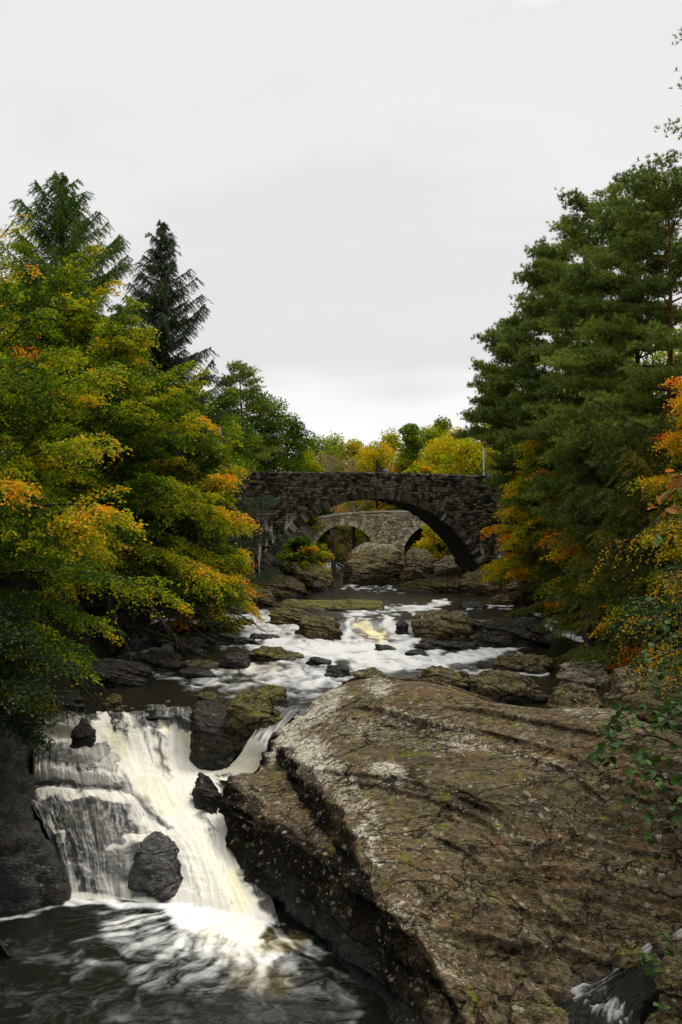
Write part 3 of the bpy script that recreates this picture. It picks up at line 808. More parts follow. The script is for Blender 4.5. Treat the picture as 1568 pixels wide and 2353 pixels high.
stain_shade = np.clip(ss(.22, .6, steep) * (sdf > -.1) * .55 + .25 * (sdf > .1) +  capsules(pxa, pya, [(1000, 1800, 1350, 1880, 150, .5), (900, 1700, 1150, 1800, 70, .5), (1250, 1850, 1568, 1920, 90, .5), (1000, 2080, 1250, 2150, 90, .35), (600, 1980, 720, 2120, 80, .9), (660, 1760, 720, 1860, 22, .7), (1350, 2060, 1568, 2060, 60, .5)]) + .2 * gen, 0, 1)  # black staining, plus shade painted onto the steep pool-side face
gcell = BZ[:-1, :-1] > -1.0
faces = grid_faces(len(bx), len(by), gcell)
V4, faces, at = compact(V4, faces, {'wet': np.clip(wet, 0, 1), 'lich': lich, 'stain_shade': stain_shade})
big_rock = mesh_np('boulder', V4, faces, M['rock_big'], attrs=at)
tag(big_rock, 'huge sloping brown rock slab with pale lichen filling the right foreground', 'rock')

# dark bank rock on the left of the pool
BANK = [(-200, 1640, 5.2), (0, 1640, 4.4), (50, 1640, 3.9), (70, 1662, 3.4), (66, 1700, 2.95), (62, 1760, 2.65), (56, 1810, 2.2), (52, 1836, 1.9), (100, 1935, 1.05), (148, 2000, .5), (160, 2062, .05),
        (100, 2082, -.1), (0, 2108, -.15), (-150, 2140, -.2), (0, 1760, 3.4), (0, 1850, 2.6), (0, 1950, 1.6), (0, 2050, .5), (50, 1900, 1.9), (60, 2000, 1.0), (110, 2010, .75), (-150, 1900, 2.8), (-150, 2050, 1.0), (-300, 1750, 5.5)]
ctrl = [PZ(*c) for c in BANK]
for c in [(70, 1662, 3.4), (66, 1700, 2.95), (62, 1760, 2.65), (56, 1810, 2.2), (52, 1836, 1.9), (100, 1935, 1.05), (148, 2000, .5), (160, 2062, .05), (100, 2082, -.1), (0, 2108, -.15)]:
    x, y, z = PZ(*c)
    ctrl.append((x + 0.45, y - 0.35, z - 0.8)); ctrl.append((x + 1.4, y - 1.2, -1.6))
kx = np.arange(-17, -6, 0.05); ky = np.arange(24.5, 40, 0.05)
KX, KY = np.meshgrid(kx, ky, indexing='ij')
KZ = rbf(ctrl, KX, KY, 0.2)
V5 = np.stack([KX, KY, KZ], -1).reshape(-1, 3)
lay = fbm(np.stack([V5[:, 0] * 0.5, V5[:, 1] * 0.7, V5[:, 2] * 3 + V5[:, 0] * 0.9], -1), 5, 0.55)
V5[:, 2] += 0.20 * lay; V5[:, 0] += 0.14 * lay
faces = grid_faces(len(kx), len(ky), KZ[:-1, :-1] > -0.8)
V5, faces, at = compact(V5, faces, {'wet': np.clip(0.25 + ss(2.5, 0.3, V5[:, 2]) * 0.6, 0, 1)})
bank_rock = mesh_np('bank_rock', V5, faces, M['rock_dark'], attrs=at)
tag(bank_rock, 'dark wet sloping rock bank at the left edge beside the waterfall', 'rock')

# small stream in the lower right corner
STREAM = [
    [(1700, 2085, 1.35), (1568, 2128, 1.0), (1480, 2170, .72), (1400, 2225, .42), (1330, 2255, .25), (1270, 2285, .12), (1200, 2350, 0), (1180, 2420, -.1)],
    [(1720, 2110, 1.35), (1580, 2150, 1.0), (1500, 2195, .72), (1425, 2245, .42), (1370, 2280, .27), (1330, 2320, .12), (1300, 2370, 0), (1290, 2440, -.1)],
    [(1740, 2140, 1.35), (1600, 2180, 1.0), (1520, 2225, .75), (1460, 2260, .45), (1430, 2295, .27), (1410, 2340, .12), (1400, 2390, -.02), (1400, 2460, -.1)],
    [(1760, 2190, 1.3), (1640, 2230, .95), (1560, 2260, .7), (1510, 2285, .45), (1490, 2320, .25), (1490, 2360, .1), (1490, 2420, -.02), (1500, 2470, -.1)],
]
B = stream_patch(STREAM, 140, 200)
V6 = B.reshape(-1, 3).copy()
u = np.repeat(np.linspace(0, 3, 140)[:, None], 200, 1).ravel(); v = np.repeat(np.linspace(0, 7, 200)[None], 140, 0).ravel()
px, py = to_px(V6)
s1 = fbm(np.stack([u * 4.2 + .5 * np.sin(v * 1.7), v * 1.0, u * 0], -1), 5, 0.6)
s2 = fbm(np.stack([u * 2.0, v * 1.6, u * 0 + 5], -1), 3, 0.6)
f = capsules(px, py, [(1568, 2140, 1420, 2215, 26, .55), (1420, 2215, 1330, 2270, 26, .55), (1330, 2265, 1420, 2340, 40, .5), (1290, 2330, 1180, 2353, 20, .3), (1530, 2160, 1568, 2160, 16, .5)])
foam = np.clip(ss(0.22, 1.0, f + 0.7 * s1 * (f > .02) + .25 * s2) * 0.42, 0, 1)
V6[:, 2] += 0.05 * s1 + 0.04 * s2 + .06 * fbm(V6 * 1.9, 4) - .35 * ss(2.6, 3.0, u) - .30 * ss(.35, 0, u)
brook = mesh_np('stream', V6, grid_faces(140, 200)[:, ::-1], M['brook'], attrs={'foam': foam, 'amber': foam * 0})
tag(brook, 'small dark side stream in the lower right corner', None, None, 'structure')

rgl = np.random.default_rng(77)
up_ok = np.where((V4[:, 2] > 0.6))[0]
pick = V4[rgl.choice(up_ok, 420)] + (0, 0, 0.018)
ang = rgl.uniform(0, 6.28, len(pick)); sz = rgl.uniform(.018, .038, len(pick))
da = np.stack([np.cos(ang), np.sin(ang), rgl.normal(0, .25, len(pick))], 1) * sz[:, None]
db = np.stack([-np.sin(ang), np.cos(ang), rgl.normal(0, .25, len(pick))], 1) * sz[:, None] * .6
VL = np.stack([pick - da, pick + db, pick + da, pick - db], 1).reshape(-1, 3)
cl = np.array([[.42, .12, .015], [.45, .24, .03], [.30, .07, .02], [.5, .42, .22]])[rgl.integers(0, 4, len(pick))]
litter = mesh_np('fallen_leaves', VL, np.arange(len(VL)).reshape(-1, 4), M['leaf'], attrs={'col': np.repeat(cl, 4, 0)}, smooth=False)
tag(litter, 'tiny orange and yellow leaves scattered over the big rock slab', 'leaves', None, 'stuff')
# ------------------------------------------------------------------ rocks: rounded or blocky closed solids with layered relief
G1 = 'rocks in the rapids'
def cube_sphere(n):
    t = np.linspace(-1, 1, n)
    a, b = np.meshgrid(t, t, indexing='ij')
    o = np.ones_like(a)
    Vs, Fs, k = [], [], 0
    for ax in range(3):
        for s in (-1, 1):
            c = [None] * 3
            c[ax] = o * s
            c[(ax + 1) % 3] = a if s > 0 else b
            c[(ax + 2) % 3] = b if s > 0 else a
            Vs.append(np.stack(c, -1).reshape(-1, 3)); Fs.append(grid_faces(n, n) + k); k += n * n
    V = np.concatenate(Vs); Fq = np.concatenate(Fs)
    key = np.round(V * 1000).astype(np.int64)
    _, first, inv = np.unique(key, axis=0, return_index=True, return_inverse=True)
    return V[first], inv.reshape(-1)[Fq]

_CS = {}
def rock(name, label, x0, x1, ytop, ybase, zw, mat, depth=1.0, e=0.55, seed=1, n=72, tilt=0.0, dip=0.25, rough=1.0, wetline=0.25, group=None, sink=0.5, strata=3.0, lean=0.0, cap=0.0):
    """x0..x1 and ytop..ybase give the size and place; zw the water or ground level it stands in"""
    if n not in _CS: _CS[n] = cube_sphere(n)
    V, Fq = _CS[n]
    cxp = (x0 + x1) / 2
    bx_, d, _ = PZ(cxp, ybase, zw)
    w = (x1 - x0) / F * d
    dep = w * depth
    dtop = d + dep * 0.35
    h = (.78 if group == G1 else 1.0) * max(0.15, CAMZ - (ytop - CY) / F * dtop - zw)
    U = V / np.linalg.norm(V, axis=1)[:, None]
    rg = np.random.default_rng(seed * 13 + 5)
    pl = [((tilt * .5, -.34, 1.0), .64), ((rg.normal(0, .3), .5, 1.0), .95), ((0, 0, -1.0), .9)]
    a0_ = rg.uniform(-.25, .25)
    for i in range(4):
        az = a0_ + i * math.pi / 2 + rg.normal(0, .16)
        pl.append(((math.cos(az), math.sin(az), rg.uniform(.0, .35)), rg.uniform(.84, 1.0)))
        az += math.pi / 4 + rg.normal(0, .15)
        pl.append(((math.cos(az), math.sin(az), rg.uniform(-.05, .4)), rg.uniform(.98, 1.2)))
    for i in range(6):
        az = rg.uniform(0, 6.28)
        pl.append(((math.cos(az), math.sin(az), rg.uniform(.45, 1.3)), rg.uniform(.84, 1.08)))
    kx_ = 26 - 32 * (e - .35)
    acc = np.zeros(len(U))
    for nv_, dd in pl:
        nv_ = np.array(nv_); nv_ = nv_ / np.linalg.norm(nv_)
        acc += np.clip(U @ nv_ / dd, 0, None) ** kx_
    S = U * (acc ** (-1 / kx_))[:, None]
    S[:, 0] /= np.abs(S[:, 0]).max(); S[:, 1] /= np.abs(S[:, 1]).max(); S[:, 2] /= S[:, 2].max()
    p = S * (w / 2, dep / 2, 1.0)
    p[:, 2] = np.where(S[:, 2] > 0, S[:, 2] * h, S[:, 2] * max(h * sink, 0.35))
    top = np.clip(p[:, 2], 0, None) / h
    p[:, 0] += lean * w * top
    rs = np.array([seed * 7.13, seed * 3.7, seed * 1.9])
    sc = 1.0 / max(0.4, (w * dep * h) ** (1 / 3))
    q = p * sc + rs
    big = fbm(q * 1.1, 4, 0.5)
    ca, sa = math.cos(STRIKE), math.sin(STRIKE)
    cc = p[:, 2] + dip * p[:, 0] * 0.9 + 0.2 * p[:, 1]
    wv_ = fbm(p * .8 * sc ** .5 + rs, 3)
    lay = terr(cc * strata / max(.5, h ** .5) * 1.2 + .9 * wv_ + seed, 1, .2) + .35 * terr(cc * strata * 3.0 + 1.4 * wv_ + seed, 2, .3) + .8 * terr(p[:, 0] * 1.1 * sc ** .5 + .6 * wv_ + .3 * p[:, 1] + seed, 3, .1)
    fin = fbm(p * 3.2 + rs, 4, 0.6)
    size = (w * dep * h) ** (1 / 3)
    nrm = S / np.linalg.norm(S, axis=1)[:, None]
    blk = fbm(q * 2.3 + 9, 2, .5); blk = np.round(blk * 5) / 5
    hor = nrm * (1, 1, 0.55)
    p = p + hor * (size * 0.07 * rough * big)[:, None] + hor * (size * 0.05 * rough * blk)[:, None] + hor * (min(0.34, size * 0.16) * rough * lay)[:, None] * (1, 1, 0.4) + nrm * (min(0.07, size * 0.05) * rough * fin)[:, None]
    wet = ss(wetline + 0.15, 0.0, p[:, 2] + 0.1 * big)
    loc = np.array([bx_, d + dep * 0.42, zw])
    ob = mesh_np(name, p, Fq, mat, attrs={'wet': wet * 0.9, 'lich': np.clip(cap * ss(.45, .95, p[:, 2] / h + .25 * big), 0, 1)})
    ob.location = loc
    tag(ob, label, 'rock', group)
    return ob

RB, RM, RP, RD = M['rock_brown'], M['rock_moss'], M['rock_pale'], M['rock_dark']
G1 = 'rocks in the rapids'
ROCKS = [
    # around the waterfall
    ('rock', 'black wet slab with a flat shiny top hanging over the waterfall', 418, 572, 1618, 1762, 1.9, RD, dict(depth=1.0, e=.36, seed=3, tilt=.45, rough=.7, wetline=.1)),
    ('rock', 'yellow-green mossy block behind the black slab by the waterfall', 488, 655, 1588, 1680, 3.15, RM, dict(depth=.8, e=.42, seed=5, tilt=.25, rough=.9)),
    ('rock', 'mossy brown corner block wedged between black slab and narrow chute', 525, 578, 1668, 1740, 2.2, RM, dict(depth=1.2, e=.5, seed=6, tilt=.3)),
    ('rock', 'small dark moss-topped block in front of the calm upper water', 568, 674, 1576, 1616, 3.42, RM, dict(depth=.6, e=.38, seed=8, rough=.7)),
    ('rock', 'small flat yellow-mossed stone beside the calm upper water', 452, 502, 1590, 1614, 3.42, RM, dict(depth=.9, e=.5, seed=9)),
    ('rock', 'rounded mossy stone standing alone on the lip of the waterfall', 222, 288, 1594, 1640, 3.35, RM, dict(depth=.8, e=.6, seed=11)),
    ('rock', 'small black stone breaking the left part of the waterfall lip', 150, 216, 1655, 1712, 2.8, RD, dict(depth=.9, e=.6, seed=12, tilt=.3)),
    ('rock', 'black angular rock splitting the white water in mid waterfall', 432, 510, 1780, 1868, 1.35, RD, dict(depth=.9, e=.5, seed=14, tilt=.35)),
    ('rock', 'rounded grey boulder at the foot of the waterfall', 278, 418, 1916, 2066, .1, M['rock_grey'], dict(depth=.8, e=.62, seed=18, tilt=.2, rough=.6, wetline=.05, n=80, strata=2.2)),
    # behind the big rock
    ('rock', 'long brown ledge directly behind the crest of the big rock', 940, 1110, 1532, 1588, 3.9, RB, dict(depth=.7, e=.45, seed=21, tilt=.4)),
    ('rock', 'dark brown ledge sloping into the water behind the big rock', 1060, 1262, 1545, 1612, 3.5, RB, dict(depth=.6, e=.5, seed=22, tilt=.35)),
    ('rock', 'small brown knob on the far left edge of the big rock', 800, 900, 1540, 1590, 3.9, RB, dict(depth=.8, e=.5, seed=23, tilt=.2)),
    ('rock', 'lichen-spotted pale block behind the alder leaves', 1275, 1440, 1520, 1600, 4.1, RP, dict(depth=.7, e=.45, seed=24, tilt=.15)),
    ('rock', 'layered pinkish ledge below the lichen-spotted pale block', 1240, 1420, 1572, 1660, 4.1, RB, dict(depth=.6, e=.45, seed=25, tilt=.35)),
    ('rock', 'broad brown ledge half hidden by the alder leaves', 1400, 1640, 1545, 1680, 4.2, RB, dict(depth=.7, e=.5, seed=26, tilt=.1)),
    # middle of the river
    ('rock', 'long dark low rock in the right channel above the big rock', 1112, 1300, 1496, 1546, 3.45, RB, dict(depth=.45, e=.5, seed=31, tilt=.3, group=G1)),
    ('rock', 'flat dark rock right of the long dark low rock', 1285, 1400, 1505, 1540, 3.5, RD, dict(depth=.6, e=.5, seed=32, tilt=.1, group=G1)),
    ('rock', 'large pale-topped rock right of the small yellow fall', 948, 1130, 1388, 1474, 3.62, RB, dict(depth=.6, e=.5, seed=33, tilt=.15, group=G1, n=80, cap=.35)),
    ('rock', 'broad dark grey rock dividing the right-hand cascade from the main rapid', 1060, 1290, 1402, 1492, 3.6, RD, dict(depth=.5, e=.5, seed=34, tilt=.15, group=G1, n=80)),
    ('rock', 'low mossy black ledge below the large pale-topped rock', 940, 1130, 1468, 1496, 3.58, RD, dict(depth=.25, e=.5, seed=35, tilt=.1, group=G1)),
    ('rock', 'small black wedge in the rapid below the small yellow fall', 930, 990, 1488, 1508, 3.55, RD, dict(depth=.5, e=.5, seed=36, group=G1)),
    ('rock', 'thin dark stone poking from white foam below the small yellow fall', 856, 912, 1476, 1496, 3.6, RD, dict(depth=.5, e=.5, seed=37, tilt=.6, group=G1)),
    ('rock', 'small dark stone on the lip of the small yellow fall', 908, 940, 1420, 1444, 4.1, RD, dict(depth=.8, e=.6, seed=38, group=G1)),
    ('rock', 'brown and green block left of the small yellow fall', 672, 806, 1398, 1478, 3.6, RB, dict(depth=.6, e=.42, seed=39, tilt=.15, group=G1, n=80)),
    ('rock', 'mossy rounded shoulder of rock between left cascade and small yellow fall', 606, 730, 1385, 1445, 3.95, RM, dict(depth=.8, e=.55, seed=40, tilt=.3, group=G1)),
    ('rock', 'wide flat mossy slab across the middle of the river', 600, 945, 1374, 1412, 4.2, RM, dict(depth=.5, e=.5, seed=41, rough=.6, group=G1, n=80)),
    ('rock', 'dark pointed stones at the top of the right-hand rapid', 1052, 1130, 1378, 1402, 4.25, RD, dict(depth=.6, e=.55, seed=42, group=G1)),
    ('rock', 'small black stone in foam above the big rock crest', 745, 808, 1524, 1550, 3.5, RD, dict(depth=.5, e=.5, seed=43, group=G1)),
    ('rock', 'slanting dark blade of stone in the left rapid', 698, 765, 1505, 1528, 3.5, RD, dict(depth=.4, e=.5, seed=44, tilt=.6, group=G1)),
    ('rock', 'olive flat-topped ledge in the middle of the left cascade', 548, 690, 1478, 1518, 3.55, RM, dict(depth=.5, e=.45, seed=45, tilt=.5, group=G1)),
    ('rock', 'knobbly black rock below the left cascade', 500, 578, 1494, 1534, 3.5, RD, dict(depth=.6, e=.55, seed=46, tilt=.4, group=G1)),
    ('rock', 'low olive ledge at the lower end of the left cascade', 410, 512, 1512, 1540, 3.45, RM, dict(depth=.6, e=.5, seed=47, tilt=.3, group=G1)),
    ('rock', 'long thin dark ledge slanting across the left cascade', 478, 600, 1450, 1476, 3.9, RD, dict(depth=.25, e=.5, seed=48, tilt=.9, group=G1)),
    ('rock', 'dark stepped ledge on the left bank of the left cascade', 388, 480, 1454, 1500, 3.7, RD, dict(depth=.8, e=.45, seed=49, tilt=.4, group=G1)),
    ('rock', 'broad dark ledge sloping from the left bank into calm water', 262, 440, 1486, 1545, 3.45, RD, dict(depth=.6, e=.45, seed=50, tilt=.4, group=G1)),
    ('rock', 'black shelf of rock under the left bank trees', 160, 340, 1508, 1575, 3.5, RD, dict(depth=.7, e=.5, seed=51, tilt=.2, group=G1)),
    ('rock', 'dim dark stones at the edge of the calm water on the far left', 60, 200, 1580, 1635, 3.5, RD, dict(depth=.7, e=.55, seed=52, tilt=.2, group=G1)),
    ('rock', 'small black stone in the white left rapid', 735, 800, 1545, 1556, 3.42, RD, dict(depth=.5, e=.5, seed=53, group=G1)),
    ('rock', 'small dark rock on the crest of the left cascade', 535, 592, 1416, 1438, 4.15, RD, dict(depth=.5, e=.5, seed=54, tilt=.3, group=G1)),
    ('rock', 'low black slab awash at the upper left of the left cascade', 340, 470, 1424, 1450, 4.0, RD, dict(depth=.4, e=.4, seed=91, tilt=.4, group=G1)),
    ('rock', 'thin wet slab between the white runs of the left cascade', 560, 650, 1452, 1474, 3.75, RD, dict(depth=.35, e=.4, seed=92, tilt=.6, group=G1)),
    ('rock', 'small olive slab just above the slanting dark blade of stone', 620, 700, 1494, 1512, 3.55, RB, dict(depth=.4, e=.4, seed=93, tilt=.5, group=G1)),
    ('rock', 'flat dark ledge at the edge of the grey calm water on the left', 395, 500, 1530, 1556, 3.43, RD, dict(depth=.4, e=.4, seed=94, tilt=.3, group=G1)),
    ('rock', 'small black stone in the white right rapid above the big rock', 1090, 1140, 1516, 1534, 3.46, RD, dict(depth=.6, e=.5, seed=95, tilt=.4, group=G1)),
    ('rock', 'mossy flat slab at the head of the left cascade under the orange leaves', 470, 600, 1388, 1412, 4.3, RM, dict(depth=.4, e=.4, seed=96, tilt=.3, group=G1)),
    # around the bridge
    ('rock', 'rugged ledge at the foot of the left end of the bridge', 520, 700, 1318, 1372, 4.5, RB, dict(depth=.7, e=.5, seed=61, tilt=.3, n=80)),
    ('rock', 'low mossy brown ledge running out from the left bank below the bridge', 470, 650, 1352, 1396, 4.35, RM, dict(depth=.5, e=.5, seed=62, tilt=.2)),
    ('rock', 'mossy ramp of rock under the left side of the arch', 640, 782, 1294, 1356, 4.4, RM, dict(depth=.8, e=.5, seed=63, tilt=.7, n=80)),
    ('rock', 'dark square block in shade on the left below the arch', 714, 752, 1336, 1360, 4.4, RD, dict(depth=.8, e=.35, seed=64, rough=.5)),
    ('rock', 'great dark rock with white lichen cap carrying the old bridge pier', 770, 960, 1248, 1344, 4.38, RB, dict(depth=.9, e=.5, seed=65, tilt=-.5, n=100, strata=2.4, cap=.5)),
    ('rock', 'dark layered rock right of the great lichen-capped rock', 915, 1010, 1262, 1346, 4.38, RB, dict(depth=1.0, e=.42, seed=66, n=80)),
    ('rock', 'jumble of pale boulders under the right side of the arch', 985, 1085, 1276, 1350, 4.4, RP, dict(depth=.8, e=.5, seed=67, tilt=-.3, n=80)),
    ('rock', 'low green and brown ledge at the right edge of the pool under the arch', 910, 1080, 1326, 1362, 4.35, RM, dict(depth=.5, e=.5, seed=68, tilt=-.2)),
    ('rock', 'brown ledge at the foot of the right end of the arch', 1050, 1170, 1308, 1368, 4.4, RB, dict(depth=.8, e=.5, seed=69, tilt=-.1)),
    ('rock', 'pale cracked outcrop on the right bank below the yellow oak', 1150, 1256, 1322, 1392, 4.3, RP, dict(depth=.7, e=.42, seed=70, n=80)),
    ('rock', 'low brown ledge in the water beside the pale cracked outcrop', 1120, 1190, 1366, 1394, 4.3, RB, dict(depth=.7, e=.5, seed=71)),
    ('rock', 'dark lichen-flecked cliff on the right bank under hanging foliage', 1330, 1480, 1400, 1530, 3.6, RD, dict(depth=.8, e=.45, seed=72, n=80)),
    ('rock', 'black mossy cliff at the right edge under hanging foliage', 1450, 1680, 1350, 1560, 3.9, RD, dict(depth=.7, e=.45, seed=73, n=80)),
    ('rock', 'dark wet ledge under the right-hand cascade', 1300, 1410, 1478, 1512, 3.55, RD, dict(depth=.6, e=.5, seed=74)),
    # lower right corner
    ('rock', 'mossy brown rock at the bottom edge beside the small stream', 1150, 1330, 2292, 2420, -.2, RB, dict(depth=.8, e=.5, seed=81, n=90)),
    ('rock', 'yellow-lichened rock on the right side of the small stream', 1410, 1500, 2168, 2250, .3, RM, dict(depth=.8, e=.45, seed=82, n=80)),
    ('rock', 'small wet stone splitting the side stream', 1352, 1408, 2282, 2322, .1, RD, dict(depth=.9, e=.5, seed=84, tilt=.3)),
    ('rock', 'brown mossy stones edging the top of the side stream', 1500, 1610, 2160, 2216, .75, RB, dict(depth=.8, e=.5, seed=85, tilt=.2)),
    ('rock', 'low dark stone where the side stream meets the big rock', 1268, 1330, 2236, 2276, .05, RB, dict(depth=.8, e=.5, seed=86, tilt=.3)),
    ('rock', 'dark leafy bank rock in the lower right corner', 1490, 1700, 2190, 2420, -.1, RB, dict(depth=.7, e=.5, seed=83, n=90)),
]
for nm, lb, x0, x1, yt, yb, zw, mt, kw in ROCKS:
    rock(nm, lb, x0, x1, yt, yb, zw, mt, **kw)

# ------------------------------------------------------------------ masonry walls
def rubble(uu, zz, course=0.27, length=0.5, seed=1):
    """random value per stone, mortar mask and relief for points (u,z) of a wall"""
    q = np.stack([uu * 0.5, zz * 0.8, uu * 0 + seed], -1)
    zz = zz + 0.16 * fbm(q * 1.6, 3) + 0.05 * fbm(q * 5, 2)
    row = np.floor(zz / course)
    fr = zz / course - row
    h1 = np.sin(row * 127.1 + seed * 31.7) * 43758.5453; h1 -= np.floor(h1)
    ln = length * (0.6 + 0.8 * h1)
    ul = uu / ln + h1 * 17 + 0.25 * np.sin(uu * 2.1 + row)
    colm = np.floor(ul)
    fu = ul - colm
    h2 = np.sin(row * 269.5 + colm * 183.3 + seed) * 24634.6345; h2 -= np.floor(h2)
    h3 = np.sin(row * 113.5 + colm * 71.9 + seed * 3) * 35211.123; h3 -= np.floor(h3)
    e = np.minimum(np.minimum(fr, 1 - fr) * course, np.minimum(fu, 1 - fu) * ln)
    joint = 1 - ss(0.012, 0.045, e)
    relief = ss(0.0, 0.07, e) * (0.02 + 0.065 * h3)
    return h2, joint, relief

def wall_sheet(name, u0, u1, z0, z1, step, keepf, mat, parent, y, front, seed, topf=None, limef=None, course=.27, length=.5):
    us = np.arange(u0, u1 + step, step); zs = np.arange(z0, z1 + step * .5, step)
    Ug, Zg = np.meshgrid(us, zs, indexing='ij')
    Zr = Zg.copy()
    if topf is not None:
        Zr = z0 + (Zg - z0) / (z1 - z0) * (topf(Ug) - z0)
    st, jt, rl = rubble(Ug.ravel(), Zr.ravel(), course, length, seed)
    n = fbm(np.stack([Ug.ravel() * 2, Zr.ravel() * 2, Ug.ravel() * 0], -1), 3)
    out = rl + 0.03 * n
    V = np.stack([Ug.ravel(), y + (-out if front else out), Zr.ravel()], -1)
    uc = Ug[:-1, :-1] + step / 2; zc = (Zr[:-1, :-1] + Zr[1:, 1:]) / 2
    faces = grid_faces(len(us), len(zs), keepf(uc, zc))
    if not front: faces = faces[:, ::-1]
    li = limef(Ug.ravel(), Zr.ravel()) if limef is not None else np.zeros(len(V))
    V, faces, at = compact(V, faces, {'stone': st, 'joint': jt, 'limev': li})
    return mesh_np(name, V, faces, mat, parent, at)

# ------------------------------------------------------------------ the arched road bridge
TH = math.radians(14.4)
BR = (2.83, 80.25, 0.0)
HALF, ZSP, ZCR = 9.05, 6.2, 12.12
RISE = ZCR - ZSP
RAD = (HALF ** 2 + RISE ** 2) / (2 * RISE)
ZC = ZCR - RAD
RING, WID = 0.58, 5.2
bridge = empty('stone_bridge', BR, 'dark rubble-stone road bridge with one wide arch across the river', 'bridge', rz=TH)
def par_top(u):
    return 14.16 - 0.012 * np.abs(u) - 0.006 * u
def keep_arch(u, z):
    r = np.hypot(u, z - ZC)
    inside = (r < RAD + RING - 0.10) & (z > ZSP - 0.6)
    below = (np.abs(u) < HALF + 0.5) & (z <= ZSP - 0.6)
    return ~(inside | below)
def lime_main(u, z):
    n = fbm(np.stack([u * 2.2, z * 0.35, u * 0], -1), 4, 0.6)
    n2 = fbm(np.stack([u * 7, z * 0.9, u * 0 + 4], -1), 3, 0.6)
    r = np.hypot(u, z - ZC) - RAD
    near = ss(3.0, 0.4, r)
    left = ss(-3.5, -8.0, u) * ss(11.5, 8.0, z)
    right = ss(7.0, 9.5, u) * ss(9.5, 7.0, z) * 0.7
    streaky = ss(0.15, 0.55, n + 0.5 * n2)
    return np.clip(streaky * (1.25 * left * (0.45 + near) + right * near + 0.12 * near) + 0.35 * ss(0.5, 0.8, n2) * 0.5, 0, 1)
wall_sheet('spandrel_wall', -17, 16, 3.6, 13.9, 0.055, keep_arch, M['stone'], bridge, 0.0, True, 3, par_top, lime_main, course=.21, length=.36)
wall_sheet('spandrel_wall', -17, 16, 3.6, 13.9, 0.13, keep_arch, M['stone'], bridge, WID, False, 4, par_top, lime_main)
# string course under the parapet
tb = Tubes(); rs = np.random.default_rng(5)
# ring of rough voussoirs, each set a little proud or back
def voussoirs(front):
    t = Tubes(); at = {'stone': [], 'joint': [], 'limev': []}
    a0 = math.asin(HALF / RAD)
    nv = 96
    rg = np.random.default_rng(11 if front else 12)
    edges = np.linspace(-a0 - 0.02, a0 + 0.02, nv + 1)
    for i in range(nv):
        pa, pb = edges[i] + 0.0012, edges[i + 1] - 0.0012
        r0, r1 = RAD - rg.uniform(0, .07), RAD + RING + rg.uniform(-.12, .12)
        pr = rg.uniform(0.05, 0.13)
        y0, y1 = (-pr, 0.5) if front else (WID - 0.5, WID + pr)
        c = []
        for aa in (pa, pb):
            for r in (r0, r1):
                for yy in (y0, y1):
                    c.append((r * math.sin(aa) + rg.normal(0, .012), yy + rg.normal(0, .02), ZC + r * math.cos(aa) + rg.normal(0, .012)))
        q = np.array([[0, 1, 3, 2], [4, 6, 7, 5], [0, 4, 5, 1], [2, 3, 7, 6], [0, 2, 6, 4], [1, 5, 7, 3]])
        t.V.append(np.array(c)); t.Fq.append(q + t.n); t.n += 8
        um = RAD * math.sin((pa + pb) / 2)
        lv = rg.random() ** 3 * (.9 if um < -3.5 else 0.6 if um > 5.0 else 0.2)
        at['stone'] += [.1 + rg.random() * .45] * 8; at['joint'] += [0] * 8
        at['limev'] += [lv * (1.0 if k in (1, 5) else .5) for k in range(8)]
    return t.build('arch_ring', M['stone'], bridge, smooth=False, attrs=at)
voussoirs(True); voussoirs(False)
# barrel of the arch
a0 = math.asin(HALF / RAD)
aa = np.linspace(-a0, a0, 90); yy = np.linspace(0.3, WID - 0.3, 30)
A2, Y2 = np.meshgrid(aa, yy, indexing='ij')
rr = RAD + 0.03 - 0.03 * np.abs(fbm(np.stack([A2.ravel() * 20, Y2.ravel() * 1.5, A2.ravel() * 0], -1), 3)).reshape(A2.shape)
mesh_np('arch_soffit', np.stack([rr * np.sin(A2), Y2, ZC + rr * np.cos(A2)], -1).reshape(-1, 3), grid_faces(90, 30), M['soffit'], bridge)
# abutments under the springing, standing on rock
for s in (-1, 1):
    ys = np.arange(-0.1, WID + 0.2, 0.09); zs = np.arange(3.4, ZSP + 0.55, 0.09)
    Yg, Zg = np.meshgrid(ys, zs, indexing='ij')
    st, jt, rl = rubble(Yg.ravel() + 40 * s, Zg.ravel(), .3, .6, 8)
    V = np.stack([s * (HALF + 0.05) - s * rl, Yg.ravel(), Zg.ravel()], -1)
    ff = grid_faces(len(ys), len(zs))
    if s > 0: ff = ff[:, ::-1]
    mesh_np('abutment', V, ff, M['stone'], bridge, {'stone': st, 'joint': jt, 'limev': jt * 0})
    # front return between abutment edge and spandrel
    t = Tubes()
    for k in range(8):
        t.box((s * (HALF + 0.42), 0.12, 3.5 + k * .38), .78, .5, .36)
    t.build('abutment_corner', M['stone'], bridge, smooth=False, attrs={'stone': np.repeat(rs.random(8), 8), 'joint': np.zeros(64), 'limev': np.repeat(rs.random(8) ** 2 * .5, 8)})
